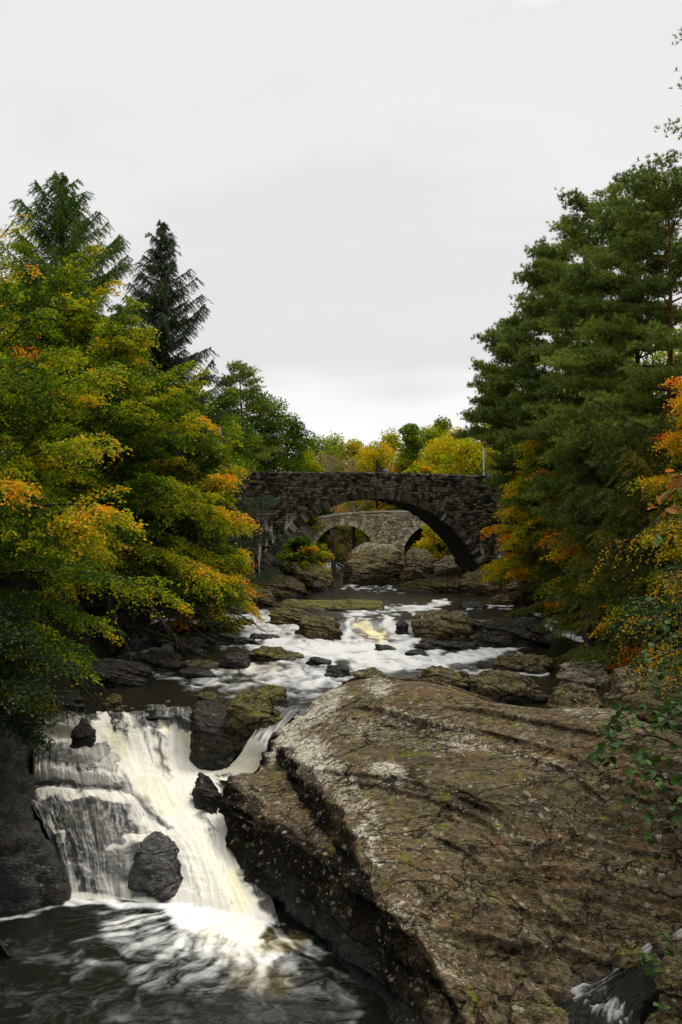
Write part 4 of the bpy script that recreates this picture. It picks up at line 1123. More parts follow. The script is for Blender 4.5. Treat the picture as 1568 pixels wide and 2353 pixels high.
# buttress piers standing proud of the wall at both ends of the arch
def buttress(u0, w, z0, z1, proud):
    us = np.arange(-w / 2, w / 2 + .01, 0.05); zs = np.arange(z0, z1, 0.05)
    prof = np.concatenate([[-w / 2], us, [w / 2]]); yv = np.concatenate([[0.1], np.full(len(us), -proud), [0.1]])
    Ug, Zg = np.meshgrid(prof + u0, zs, indexing='ij')
    Yg = np.repeat(yv[:, None], len(zs), 1)
    st, jt, rl = rubble(Ug.ravel() + 3, Zg.ravel(), .32, .5, 9)
    n = fbm(np.stack([Ug.ravel() * 3.5, Zg.ravel() * .28, Ug.ravel() * 0 + 2], -1), 4, .6)
    n2 = fbm(np.stack([Ug.ravel() * 9, Zg.ravel() * 2.0, Ug.ravel() * 0 + 2], -1), 3, .6)
    li = ss(0.0, 0.4, n + .5 * n2 + 0.05) * ss(z1, z1 - 2.5, Zg.ravel())
    V = np.stack([Ug.ravel(), Yg.ravel() - rl * (Yg.ravel() < 0), Zg.ravel()], -1)
    mesh_np('buttress', V, grid_faces(len(prof), len(zs)), M['stone'], bridge, {'stone': st, 'joint': jt, 'limev': li})
    t = Tubes(); t.box((u0, -proud * .4, z1 + .02), w + .04, proud + .3, .14)
    t.build('buttress_cap', M['stone'], bridge, smooth=False, attrs={'stone': [.6] * 8, 'joint': [0] * 8, 'limev': [.0] * 8})
buttress(-10.0, 1.15, 3.6, 9.9, 0.42)
buttress(10.7, 1.0, 3.6, 9.4, 0.35)
# rough cope stones set on edge along both parapets, and the parapets' inner faces with the road between
for yb in (0.17, WID - 0.17):
    t = Tubes(); at = []; u_ = -17.0; lm = []
    rg = np.random.default_rng(21)
    while u_ < 16:
        wd = rg.uniform(.12, .32); hh = rg.uniform(.12, .165)
        t.box((u_ + wd / 2, yb + rg.normal(0, .02), float(par_top(u_)) + hh / 2 - 0.08), wd * .94, .46 + rg.normal(0, .03), hh, rot=rg.normal(0, .03), tilt=rg.normal(0, .03))
        at += [rg.random() * .8 + .2] * 8
        lm += [rg.random() ** 3 * .7] * 8
        u_ += wd
    t.build('coping', M['stone'], bridge, smooth=False, attrs={'stone': at, 'joint': [0] * len(at), 'limev': lm})
t = Tubes(); t.box((-.5, WID / 2, 12.95), 33, WID - .9, .25)
t.build('road_deck', M['road'], bridge, smooth=False)
for yb in (0.40, WID - 0.40):
    t = Tubes(); t.box((-.5, yb, 13.4), 33, .08, 1.3)
    t.build('parapet_face', M['stone'], bridge, smooth=False, attrs={'stone': [.3] * 8, 'joint': [0] * 8, 'limev': [0] * 8})

# ------------------------------------------------------------------ the old bridge behind, with two arches on a rock
OTH = math.radians(-5)
old = empty('old_stone_bridge', (4.5, 102, 0), 'pale old rubble-stone bridge with two arches seen through the wide arch', 'bridge', rz=OTH)
ARCH = [(-4.15, 3.05, 7.5, 9.65), (5.6, 3.6, 7.5, 9.95)]
def acirc(c, hw, zs_, zc_):
    rise = zc_ - zs_
    R = (hw ** 2 + rise ** 2) / (2 * rise)
    return R, zc_ - R
def keep_old(u, z):
    k = np.ones(u.shape, bool)
    for c, hw, zs_, zc_ in ARCH:
        R, zc0 = acirc(c, hw, zs_, zc_)
        k &= ~((np.hypot(u - c, z - zc0) < R) & (z > zs_)) & ~((np.abs(u - c) < hw) & (z <= zs_))
    return k
def old_top(u):
    return 11.02 - 0.0115 * (u - 0.3) ** 2 * (u < 0.3) - 0.004 * (u - 0.3) ** 2 * (u >= .3)
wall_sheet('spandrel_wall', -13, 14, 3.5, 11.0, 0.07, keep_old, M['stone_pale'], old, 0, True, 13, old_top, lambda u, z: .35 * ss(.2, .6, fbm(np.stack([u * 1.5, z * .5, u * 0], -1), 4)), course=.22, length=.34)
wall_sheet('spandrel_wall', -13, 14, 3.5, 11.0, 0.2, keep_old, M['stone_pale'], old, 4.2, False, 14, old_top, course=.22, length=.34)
for c, hw, zs_, zc_ in ARCH:
    R, zc0 = acirc(c, hw, zs_, zc_)
    a1 = math.asin(min(1, hw / R))
    t = Tubes(); rg = np.random.default_rng(int(c * 7 + 90)); at = []
    ed = np.linspace(-a1, a1, 37)
    for i in range(36):
        pr = rg.uniform(.09, .15); cs = []
        for a_ang in (ed[i] + .002, ed[i + 1] - .002):
            for r in (R - .015, R + .42 + rg.uniform(-.06, .06)):
                for yv in (-pr, .4):
                    cs.append((c + r * math.sin(a_ang), yv, zc0 + r * math.cos(a_ang)))
        q = np.array([[0, 1, 3, 2], [4, 6, 7, 5], [0, 4, 5, 1], [2, 3, 7, 6], [0, 2, 6, 4], [1, 5, 7, 3]])
        t.V.append(np.array(cs)); t.Fq.append(q + t.n); t.n += 8; at += [rg.random()] * 8
    t.build('arch_ring', M['stone_pale'], old, smooth=False, attrs={'stone': at, 'joint': [0] * len(at), 'limev': [.1] * len(at)})
    aa = np.concatenate([np.linspace(-a1, a1, 40)])
    px_ = np.concatenate([[c - hw], c + R * np.sin(aa), [c + hw]]); pz_ = np.concatenate([[3.5], zc0 + R * np.cos(aa), [3.5]])
    Vb = np.stack([np.repeat(px_, 2), np.tile([0.05, 4.15], len(px_)), np.repeat(pz_, 2)], -1)
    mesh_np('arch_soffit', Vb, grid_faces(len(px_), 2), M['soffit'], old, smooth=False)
t = Tubes(); at = []; u_ = -13.0; rg = np.random.default_rng(31)
while u_ < 14:
    wd = rg.uniform(.25, .55)
    t.box((u_ + wd / 2, .2, float(old_top(np.array(u_))) + .05), wd * .96, .62, rg.uniform(.16, .24), tilt=rg.normal(0, .04))
    at += [.5 + .5 * rg.random()] * 8; u_ += wd
t.build('coping', M['stone_pale'], old, smooth=False, attrs={'stone': at, 'joint': [0] * len(at), 'limev': [x * .5 for x in at]})
t = Tubes(); t.box((.5, 2.1, 9.98), 26, 3.4, .2)
t.build('road_deck', M['road'], old, smooth=False)

# ------------------------------------------------------------------ on and beside the bridge
def on_parapet(pxx):
    """point on the front parapet seen at picture column pxx"""
    k = (pxx - CX) / F
    u_ = (k * BR[1] - BR[0]) / (math.cos(TH) - k * math.sin(TH))
    x, y = BR[0] + u_ * math.cos(TH), BR[1] + u_ * math.sin(TH)
    x -= .2 * math.sin(TH); y += .2 * math.cos(TH)
    return x, y, float(par_top(u_)) + .10
tx, ty, tz = on_parapet(872)
tri = empty('tripod', (tx, ty, tz), 'small black tripod standing on the bridge parapet', 'tripod')
for a in (0.4, 2.5, 4.6):
    t = Tubes(); t.add([(.03 * math.cos(a), .03 * math.sin(a), .44), (.11 * math.cos(a), .11 * math.sin(a), .22), (.19 * math.cos(a), .12 * math.sin(a), -.02)], [.036, .034, .03], 6)
    t.build('leg', M['black'], tri)
t = Tubes(); t.add([(0, 0, .38), (0, 0, .47), (0, 0, .56)], [.035, .035, .045], 6); t.build('centre_column', M['black'], tri)
camo = empty('camera_body', (tx, ty, tz + .56), 'small black camera mounted on top of the tripod', 'camera')
t = Tubes(); t.box((-.01, 0, .065), .15, .07, .11); t.box((0, .01, .13), .06, .05, .04); t.build('body', M['black'], camo, smooth=False)
t = Tubes(); t.add([(-.01, -.03, .06), (-.01, -.08, .06), (-.01, -.13, .06)], [.04, .042, .045], 12); t.build('lens', M['black'], camo)
bx_, by_, bz_ = on_parapet(886)
bag = empty('bag', (bx_, by_, bz_), 'small black and blue bag lying on the parapet beside the tripod', 'bag')
def lump_mesh(name, c, s, mat, parent, seed):
    V, Fq = cube_sphere(10)
    U = V / np.linalg.norm(V, axis=1)[:, None]
    U = np.sign(U) * np.abs(U) ** .8
    U = U * (1 + .18 * fbm(U * 1.6 + seed, 3))[:, None]
    return mesh_np(name, U * s + np.array(c), Fq, mat, parent)
lump_mesh('blue_pouch', (.10, 0, .10), (.11, .10, .10), M['blue'], bag, 3)
lump_mesh('dark_pocket', (-.12, 0, .07), (.14, .09, .07), M['black'], bag, 5)
def lamp_post(label, pxx, d, z0, z1, armdir):
    x = (pxx - CX) / F * d
    r = empty('street_lamp', (x, d, z0), label, 'street lamp', 'street lamps along the bridge road')
    H = z1 - z0
    t = Tubes(); t.add([(0, 0, 0), (0, 0, 1.2), (0, 0, 1.25), (0, 0, H)], [.085, .085, .062, .048], 10); t.build('pole', M['steel'], r)
    t = Tubes(); t.add([(0, 0, 1.40), (0, 0, 1.55), (0, 0, 1.70)], [.066, .066, .066], 10); t.build('yellow_band', M['yellow'], r)
    t = Tubes(); t.add([(0, 0, H - .02), (armdir * .15, 0, H + .10), (armdir * .6, 0, H + .16)], [.035, .03, .028], 8); t.build('arm', M['steel'], r)
    t = Tubes(); t.add([(armdir * .55, 0, H + .15), (armdir * .7, 0, H + .17), (armdir * 1.0, 0, H + .17), (armdir * 1.08, 0, H + .16)], [.03, .10, .10, .02], 8); t.build('lamp_head', M['steel'], r)
    return r
lamp_post('grey lamp post with a yellow band rising behind the right end of the bridge', 1112, 85.5, 13.0, 18.9, 1)
lamp_post('grey lamp post half hidden in beech leaves left of the bridge', 507, 80.5, 12.6, 18.0, -1)
# ------------------------------------------------------------------ trees
def unit(v):
    return v / (np.linalg.norm(v, axis=-1, keepdims=True) + 1e-9)

def leaf_faces(c, d, up, size, asp):
    """rhombic leaves: centre c, long axis d, face normal near up"""
    a = unit(d)
    n = unit(up - (up * a).sum(1)[:, None] * a)
    b = np.cross(n, a)
    s = size[:, None] * 0.5
    w = s * asp
    V = np.stack([c - a * s, c + b * w + a * s * .1, c + a * s, c - b * w + a * s * .1], 1).reshape(-1, 3)
    Fq = np.arange(len(V)).reshape(-1, 4)
    return V, Fq

def needle_faces(c, d, size, wid, rg):
    a = unit(d)
    b = unit(np.cross(a, rg.normal(size=a.shape)))
    V = np.stack([c - b * wid[:, None], c + b * wid[:, None], c + a * size[:, None]], 1).reshape(-1, 3)
    return V, np.arange(len(V)).reshape(-1, 3)

PAL = np.array([[.022, .058, .005], [.088, .152, .005], [.22, .255, .005], [.40, .32, .008], [.62, .27, .010], [.58, .135, .008], [.32, .06, .010]])
def palette(t, pal=PAL):
    t = np.clip(t, 0, 1) * (len(pal) - 1)
    i = np.clip(t.astype(int), 0, len(pal) - 2)
    f = (t - i)[:, None]
    return pal[i] * (1 - f) + pal[i + 1] * f

def tree_root(name, label, cat, base, group):
    return empty(name, base, label, cat, group)

DENS = 1.85
def limb_curve(p0, az, el, L, droop, rg, n=9, wig=0.08):
    d = np.array([math.cos(az) * math.cos(el), math.sin(az) * math.cos(el), math.sin(el)])
    pts = [np.array(p0, float)]
    for k in range(n - 1):
        d = d + np.array([rg.normal(0, wig), rg.normal(0, wig), rg.normal(0, wig * .5) - droop / n])
        d = d / np.linalg.norm(d)
        pts.append(pts[-1] + d * L / (n - 1))
    return np.array(pts)

def sample(pts, s):
    x = np.asarray(s) * (len(pts) - 1)
    i = np.clip(x.astype(int), 0, len(pts) - 2)
    f = (x - i)[:, None]
    return pts[i] * (1 - f) + pts[i + 1] * f, unit(pts[i + 1] - pts[i])

def broadleaf(name, label, cat, base, H, R, seed, n_limbs=42, cb=0.12, leaf=.085, autumn=0.45, tipA=0.35, varA=0.22, droop=.9, az0=None, azw=math.pi,
              nsec=13, ntw=10, nlf=9, trunk_r=.28, prof=None, lean=(0, 0), group=None, el_lo=.15, el_hi=1.1, pal=PAL, mat='leaf', bark='bark', asp=.62, tw=.55, flat=.5, seclen=.36, skip_below=None, hueband=None):
    rg = np.random.default_rng(seed)
    root = tree_root(name, label, cat, base, group)
    T = Tubes()
    n = 9
    tt = np.linspace(0, 1, n)
    trunk = np.stack([lean[0] * tt ** 1.3 + .12 * np.sin(tt * 5 + seed), lean[1] * tt + .12 * np.cos(tt * 4 + seed), tt * H * .70 - .4 * (tt == 0)], 1)
    T.add(trunk, trunk_r * (1 - .9 * tt) + .02, 9)
    C, D, A, S = [], [], [], []
    if prof is None: prof = lambda t: math.sqrt(max(0.02, 1 - (2 * t - .75) ** 2 * .85))
    for i in range(n_limbs):
        t = (i + rg.random()) / n_limbs
        h = (cb + (.69 - cb) * t) / .70
        p0 = sample(trunk, [min(h, 1)])[0][0]
        az = i * 2.39996 + rg.normal(0, .3)
        if az0 is not None: az = az0 + azw * (2 * ((i * .618034) % 1) - 1) + rg.normal(0, .12)
        if t > .82: az = i * 2.39996
        L = R * prof(t) * rg.uniform(.78, 1.12)
        if t > .7: L = max(L * .9, H * .27 * rg.uniform(.7, 1.1))
        el = el_lo + (el_hi + .25 - el_lo) * t ** 1.3 + rg.normal(0, .1)
        limb = limb_curve(p0, az, el, L, droop * (1.1 - .6 * t), rg)
        T.add(limb, np.linspace(.11 * trunk_r / .28 * (1.15 - t * .7), .012, len(limb)), 5)
        limbA = rg.normal(0, varA)
        ns = max(4, int(nsec * (.5 + .5 * L / R)))
        for k in range(ns):
            s = .22 + .78 * (k + rg.random() * .6) / ns
            p, dd = sample(limb, [min(s, 1)])
            p, dd = p[0], dd[0]
            side = 1 if k % 2 else -1
            ang = math.atan2(dd[1], dd[0]) + side * rg.uniform(.45, 1.0) * (1 if s < .93 else .3)
            sl = (L * seclen * (1.12 - s) + .45) * rg.uniform(.7, 1.2)
            sec = limb_curve(p, ang, dd[2] * .5 + rg.normal(.04, .22), sl, droop * .55, rg, 6, .1)
            if sl > .6: T.add(sec, np.linspace(.022, .006, 6), 3)
            secA = limbA + rg.normal(0, varA * .6)
            m = max(3, int(ntw * DENS * (.4 + sl / (L * seclen + .5))))
            tp, td = sample(sec, (np.arange(m) + rg.random(m)) / m)
            aa = np.arctan2(td[:, 1], td[:, 0]) + np.where(np.arange(m) % 2, 1, -1) * rg.uniform(.3, 1.0, m)
            tl = tw * rg.uniform(.5, 1.2, m)
            tdv = np.stack([np.cos(aa), np.sin(aa), td[:, 2] * .6 + rg.normal(-.08, .22, m)], 1)
            kk = (np.arange(nlf) + .5) / nlf
            c = tp[:, None] + tdv[:, None] * (kk[None, :, None] * tl[:, None, None])
            c[:, :, 2] -= (kk ** 2 * .18)[None] * tl[:, None]
            c = c.reshape(-1, 3) + rg.normal(0, 1, (m * nlf, 3)) * (.08, .08, .06)
            C.append(c)
            D.append(np.repeat(tdv, nlf, 0) + rg.normal(0, .55, (m * nlf, 3)))
            A.append(np.full(m * nlf, secA))
            S.append(np.full(m * nlf, s))
    C = np.concatenate(C); D = np.concatenate(D); A = np.concatenate(A); S = np.concatenate(S)
    if skip_below is not None:
        k = C[:, 2] + rg.normal(0, .25, len(C)) + .6 * fbm(C * .5, 2) > skip_below; C, D, A, S = C[k], D[k], A[k], S[k]
    N = len(C)
    hz = np.clip(C[:, 2] / H, 0, 1)
    rad = np.hypot(C[:, 0], C[:, 1]) / R
    pn = fbm((C + np.array(base)) * .42, 3)
    pn2 = fbm((C + np.array(base)) * 1.6, 2)
    t = autumn + tipA * (ss(.35, 1.0, S) * ss(.35, 1, rad) - .45) + A + .20 * pn + .20 * pn2 + rg.normal(0, .10, N) + .14 * (hz - .5)
    if hueband is not None: t += hueband(C)
    col = palette(t, pal) * rg.uniform(.75, 1.25, (N, 1))
    up = np.array([0, 0, 1.0]) * flat * 2 + rg.normal(0, 1, (N, 3)) * .8
    V, Fq = leaf_faces(C, D, up, leaf * 1.22 * rg.uniform(.7, 1.25, N), asp)
    T.build('trunk', M[bark], root)
    mesh_np('crown', V, Fq, M[mat], root, {'col': np.repeat(col, 4, 0)}, smooth=False)
    return root

PINE = np.array([[.065, .105, .022], [.13, .185, .035], [.20, .25, .038], [.26, .28, .036]])
def pine(name, label, base, H, R, seed, cb=.3, n_limbs=46, prof=None, az0=None, azw=math.pi, group=None, lean=(0, 0), nsec=11, tuft=.15, dens=1.0, trunk_r=.26, pal=PINE, hs=None, azs=None, el=(-.05, .75), droop=.25, trunkshow=True, pad=.30, cat='pine tree', hue=0.0):
    rg = np.random.default_rng(seed)
    root = tree_root(name, label, cat, base, group)
    T = Tubes()
    tt = np.linspace(0, 1, 10)
    trunk = np.stack([lean[0] * tt + .15 * np.sin(tt * 6 + seed), lean[1] * tt + .15 * np.cos(tt * 5 + seed), tt * H * .97 - .4 * (tt == 0)], 1)
    T.add(trunk, trunk_r * (1 - .88 * tt), 9)
    if prof is None: prof = lambda t: (1 - t) ** .55 * (.55 + .45 * min(1, t * 4)) + .12
    C, O, A = [], [], []
    for i in range(n_limbs):
        t = ((i + rg.random()) / n_limbs)
        h = cb + (1 - cb) * t if hs is None else hs[i]
        p0 = sample(trunk, [min(h, .995)])[0][0]
        az = i * 2.39996 + rg.normal(0, .25)
        if az0 is not None: az = az0 + azw * (2 * ((i * .618034) % 1) - 1) + rg.normal(0, .15)
        if azs is not None: az = azs[i] + rg.normal(0, .05)
        L = R * prof(t) * rg.uniform(.7, 1.15)
        limb = limb_curve(p0, az, el[0] + (el[1] - el[0]) * t ** 1.5 + rg.normal(0, .08), L, droop - .35 * (1 - t) * .3, rg, 8, .09)
        T.add(limb, np.linspace(.085 * (1.2 - t), .015, 8) * trunk_r / .26, 5)
        la = rg.normal(0, .16)
        ns = max(4, int(nsec * (.45 + .55 * L / R)))
        for k in range(ns):
            s = .28 + .72 * (k + rg.random() * .5) / ns
            p, dd = sample(limb, [min(s, 1.)]); p, dd = p[0], dd[0]
            ang = math.atan2(dd[1], dd[0]) + (1 if k % 2 else -1) * rg.uniform(.3, 1.05)
            sl = (L * .34 * (1.25 - s) + .55) * rg.uniform(.7, 1.2)
            sec = limb_curve(p, ang, .12 + rg.normal(0, .16), sl, -.15, rg, 5, .12)
            T.add(sec, np.linspace(.02, .008, 5), 3)
            m = max(3, int(sl / .17 * dens))
            q, qd = sample(sec, np.clip((np.arange(m) + .5 + rg.random(m)) / m, .2, 1))
            # tufts sit in small pads above and around the twig
            rep = 6
            q = np.repeat(q, rep, 0) + rg.normal(0, 1, (m * rep, 3)) * (pad * .62, pad * .62, pad * .34) + (0, 0, pad * .18)
            C.append(q); O.append(np.repeat(qd, rep, 0)); A.append(np.full(m * rep, la + rg.normal(0, .10)))
    C = np.concatenate(C); O = np.concatenate(O); A = np.concatenate(A)
    nn = 13
    base_d = unit(unit(O) * .6 + np.array([0, 0, .75]) + rg.normal(0, .35, O.shape))
    dirs = np.repeat(base_d, nn, 0) + rg.normal(0, .62, (len(C) * nn, 3))
    cc = np.repeat(C, nn, 0)
    N = len(cc)
    V, Ft = needle_faces(cc, dirs, tuft * 1.15 * rg.uniform(.7, 1.2, N), np.full(N, tuft * .10), rg)
    t = .42 + hue + np.repeat(A, nn) + .25 * np.repeat(fbm((C + np.array(base)) * .6, 2), nn) + rg.normal(0, .08, N)
    col = palette(t, pal) * rg.uniform(.8, 1.2, (N, 1))
    T.build('trunk', M['bark_pine'], root)
    mesh_np('crown', V, Ft, M['needle'], root, {'col': np.repeat(col, 3, 0)}, smooth=False)
    return root

SPRUCE = np.array([[.024, .048, .030], [.042, .076, .044], [.066, .108, .056], [.10, .14, .06]])
LARCH = np.array([[.035, .075, .014], [.06, .115, .018], [.095, .155, .022], [.14, .18, .025]])
def spruce(name, label, base, H, R, seed, cb=.08, n_limbs=110, group=None, pal=SPRUCE, hang=.8, cones=0.0, dens=1.0, blade=.12, up_tip=.35, prof=None, el=(-.45, .35), az0=None, azw=math.pi, cat='conifer', hang_el=-.75):
    rg = np.random.default_rng(seed)
    root = tree_root(name, label, cat, base, group)
    T = Tubes()
    tt = np.linspace(0, 1, 8)
    trunk = np.stack([.1 * np.sin(tt * 4 + seed) * (1 - tt), .1 * np.cos(tt * 4) * (1 - tt), tt * H - .4 * (tt == 0)], 1)
    T.add(trunk, .22 * (1 - .97 * tt) + .01, 8)
    if prof is None: prof = lambda t: (1 - t) ** .85 + .03
    C, D, K, A = [], [], [], []
    for i in range(n_limbs):
        t = (i + rg.random()) / n_limbs
        p0 = sample(trunk, [min(.995, cb + (1 - cb) * t)])[0][0]
        az = i * 2.39996 + rg.normal(0, .3)
        if az0 is not None: az = az0 + azw * (2 * ((i * .618034) % 1) - 1) + rg.normal(0, .15)
        L = max(.18, R * prof(t) * rg.uniform(.45, 1.2))
        limb = limb_curve(p0, az, el[0] + (el[1] - el[0]) * t + rg.normal(0, .16), L, -up_tip, rg, 7, .11)
        T.add(limb, np.linspace(.04 * (1.1 - t), .008, 7), 4)
        la = rg.normal(0, .15)
        m = max(5, int(L / .10 * dens))
        q, qd = sample(limb, (np.arange(m) + rg.random(m)) / m)
        aa = np.arctan2(qd[:, 1], qd[:, 0]) + np.where(np.arange(m) % 2, 1, -1) * rg.uniform(.25, 1.1, m)
        tl = (hang * .6 * rg.uniform(.4, 1.1, m)) * np.clip(L, .3, 1.6) / 1.6 + .12
        zz = hang_el * rg.uniform(.2, 1.2, m)
        dv = unit(np.stack([np.cos(aa), np.sin(aa), zz], 1))
        nb = 10
        kk = (np.arange(nb) + .5) / nb
        c = q[:, None] + dv[:, None] * (kk[None, :, None] * tl[:, None, None])
        c[:, :, 2] -= .25 * (kk ** 2)[None] * tl[:, None]
        C.append(c.reshape(-1, 3)); D.append(np.repeat(dv, nb, 0)); A.append(np.full(m * nb, la))
        # needles along the bare limb too
        c2, d2 = sample(limb, rg.random(m * 3)); C.append(c2); D.append(d2); A.append(np.full(m * 3, la))
    C = np.concatenate(C); D = np.concatenate(D); A = np.concatenate(A)
    nn = 4
    cc = np.repeat(C, nn, 0)
    dd = np.repeat(unit(D), nn, 0) * .7 + rg.normal(0, .6, (len(cc), 3))
    N = len(cc)
    V, Ft = needle_faces(cc, dd, blade * rg.uniform(.7, 1.3, N), np.full(N, blade * .13), rg)
    t = .45 + np.repeat(A, nn) + .25 * np.repeat(fbm(C * .8, 2), nn) + rg.normal(0, .08, N)
    col = palette(t, pal) * rg.uniform(.8, 1.2, (N, 1))
    if cones > 0:
        k = np.repeat(rg.random(len(C)) < cones, nn)
        col[k] = np.array([.16, .06, .02]) * rg.uniform(.7, 1.3, (k.sum(), 1))
    T.build('trunk', M['bark'], root)
    mesh_np('crown', V, Ft, M['needle'], root, {'col': np.repeat(col, 3, 0)}, smooth=False)
    return root

def far_tree(name, label, cat, base, H, R, seed, pal_t, varA=.12, leaf=.22, n=9000, kind='round', group=None, pal=PAL, sparse=1.0, bark='bark'):
    """distant broadleaf: many leaf clumps on short limbs"""
    rg = np.random.default_rng(seed)
    root = tree_root(name, label, cat, base, group)
    T = Tubes()
    T.add([(0, 0, -.5), (.1, 0, H * .35), (0, .1, H * .7), (0, 0, H * .93)], [.26, .2, .11, .03], 6)
    nc = int(46 * sparse)
    C, D, A = [], [], []
    for i in range(nc):
        t = (i + .5) / nc
        if kind == 'round':
            zz = .22 + .76 * t; rr = math.sqrt(max(.02, 1 - (2 * (t - .42) / 1.16) ** 2)) * rg.uniform(.35, 1)
        elif kind == 'cone':
            zz = .12 + .87 * t; rr = (1 - t) ** .8 * rg.uniform(.5, 1.05)
        else:                       # upright, tall oval
            zz = .15 + .83 * t; rr = (1 - abs(2 * t - .8) ** 2.2 * .6) * rg.uniform(.25, 1) * (1 if t < .85 else .6)
        az = i * 2.39996 + rg.normal(0, .4)
        c = np.array([math.cos(az) * rr * R, math.sin(az) * rr * R, zz * H])
        start = np.array([0, 0, max(.15 * H, c[2] - rr * R * .8)])
        T.add([start, (start + c) / 2 + rg.normal(0, .15, 3), c], [.07, .045, .015], 4)
        m = int(n / nc)
        w = R * rg.uniform(.30, .46)
        g = rg.normal(0, 1, (m, 3)); g = unit(g) * rg.random((m, 1)) ** .4
        hang = -.25 if kind == 'hang' else 0
        q = c + g * (w, w, w * (.62 if kind != 'cone' else .45))
        if kind == 'hang': q[:, 2] -= np.abs(rg.normal(0, .5, m)) * w
        C.append(q); D.append(g + rg.normal(0, .6, (m, 3))); A.append(np.full(m, rg.normal(0, varA)))
    C = np.concatenate(C); D = np.concatenate(D); A = np.concatenate(A)
    N = len(C)
    t = pal_t + A + .12 * fbm((C + np.array(base)) * .5, 2) + rg.normal(0, .05, N)
    col = palette(t, pal) * rg.uniform(.8, 1.2, (N, 1))
    V, Fq = leaf_faces(C, D, rg.normal(0, 1, (N, 3)) + (0, 0, .8), leaf * rg.uniform(.7, 1.25, N), .6)
    T.build('trunk', M[bark], root)
    mesh_np('crown', V, Fq, M['leaf'], root, {'col': np.repeat(col, 4, 0)}, smooth=False)
    return root

def at(pxx, d, z=None, dz=0.0):
    x = (pxx - CX) / F * d
    return (x, d, (gz1(x, d) if z is None else z) + dz)
def ztop(pyy, d):
    return CAMZ - (pyy - CY) / F * d

def tall(pxx, d, ytop, z=None, k=1.0):
    b = at(pxx, d, z)
    return b, (ztop(ytop, d) - b[2]) * k

# ---- left bank
GB = 'beech trees on the left bank'
b, H = tall(-150, 35, 640, k=1.05)
broadleaf('beech_tree', 'nearest green and orange beech reaching in from the left edge', 'beech tree', b, H, 8.2, 101, n_limbs=44, cb=.02, leaf=.105, autumn=.26, tipA=.28, varA=.08, droop=1.15, az0=.0, azw=1.7, nsec=17, ntw=12, nlf=10, group=GB, trunk_r=.34, tw=.65, prof=lambda t: .80 + .45 * math.sin(t * 2.6) - .35 * t, skip_below=5.9 - b[2])
b, H = tall(245, 50, 640, k=1.06)
broadleaf('beech_tree', 'middle beech with yellow-green layered sprays overhanging the left rapid', 'beech tree', b, H, 7.0, 102, n_limbs=54, cb=.03, leaf=.12, autumn=.28, tipA=.24, varA=.08, droop=1.2, nsec=16, ntw=11, nlf=9, group=GB, trunk_r=.34, az0=-.5, azw=2.3, tw=.7, prof=lambda t: 1.05 - .55 * t ** 1.6, skip_below=6.9 - b[2])
b, H = tall(420, 57, 830, k=1.04)
broadleaf('beech_tree', 'beech with brightest orange tips beside the left end of the bridge', 'beech tree', b, H, 5.0, 103, n_limbs=46, cb=.02, leaf=.13, autumn=.31, tipA=.34, varA=.09, droop=1.2, nsec=14, ntw=10, nlf=9, group=GB, az0=-.4, azw=2.2, tw=.7, prof=lambda t: 1.05 - .6 * t ** 1.8, skip_below=6.6 - b[2])
b, H = tall(80, 52, 515, k=1.04)
broadleaf('beech_tree', 'tall olive beech at upper left below the larch tip', 'beech tree', b, H, 6.2, 104, n_limbs=46, cb=.25, leaf=.12, autumn=.28, tipA=.22, varA=.07, droop=.8, nsec=14, ntw=10, nlf=9, group=GB, az0=-.9, azw=2.2, tw=.7, prof=lambda t: 1.0 - .55 * t ** 2)
b, H = tall(-120, 40, 340, k=1.02)
broadleaf('beech_tree', 'tree whose red-tinged twigs just enter the frame at upper left', 'beech tree', b, H, 3.3, 105, n_limbs=26, cb=.45, leaf=.09, autumn=.42, tipA=.35, varA=.12, nsec=8, ntw=6, nlf=6, group=GB, az0=-.2, azw=1.8, prof=lambda t: .9)
b, H = tall(145, 64, 405)
spruce('larch_tree', 'green larch tip rising above the beeches at upper left', b, H, 8.0, 111, pal=LARCH, n_limbs=190, blade=.15, hang=1.1, up_tip=.75, cb=.3, group='conifers behind the left beeches', el=(-.15, .5), dens=1.1, prof=lambda t: (1 - t) ** .75 + .05)
b, H = tall(372, 66, 512)
spruce('spruce_tree', 'dark pointed spruce hung with brown cones behind the beeches', b, H, 7.8, 112, n_limbs=260, blade=.15, hang=1.0, cones=.10, up_tip=.6, cb=.1, group='conifers behind the left beeches', el=(-.35, .4), dens=1.3)
b = at(40, 29, 4.6)
HOLLY = np.array([[.009, .024, .007], [.018, .044, .011], [.034, .064, .014], [.11, .12, .012]])
broadleaf('shrub', 'dark blue-green shrub low at the left edge above black water', 'shrub', (b[0] - 1.2, b[1], b[2]), 4.6, 2.7, 121, n_limbs=20, cb=.05, leaf=.09, autumn=.4, tipA=.25, varA=.18, droop=1.1, az0=-.1, azw=2.0, nsec=10, ntw=8, nlf=8, pal=HOLLY * .75, mat='leaf_gloss', trunk_r=.12)
b = at(530, 74, None)
broadleaf('shrub', 'brownish yellow bush against the left buttress of the bridge', 'shrub', b, 4.2, 2.6, 123, n_limbs=24, cb=.05, leaf=.10, autumn=.52, tipA=.25, varA=.12, nsec=9, ntw=7, nlf=7, trunk_r=.08, tw=.45)
b = at(690, 88, 4.6)
broadleaf('shrub', 'dark green bush with a few orange leaves under the left side of the arch', 'shrub', b, 4.6, 3.1, 124, n_limbs=26, cb=.05, leaf=.13, autumn=.22, tipA=.30, varA=.14, nsec=9, ntw=8, nlf=8, trunk_r=.10)
b = at(400, 60, None)
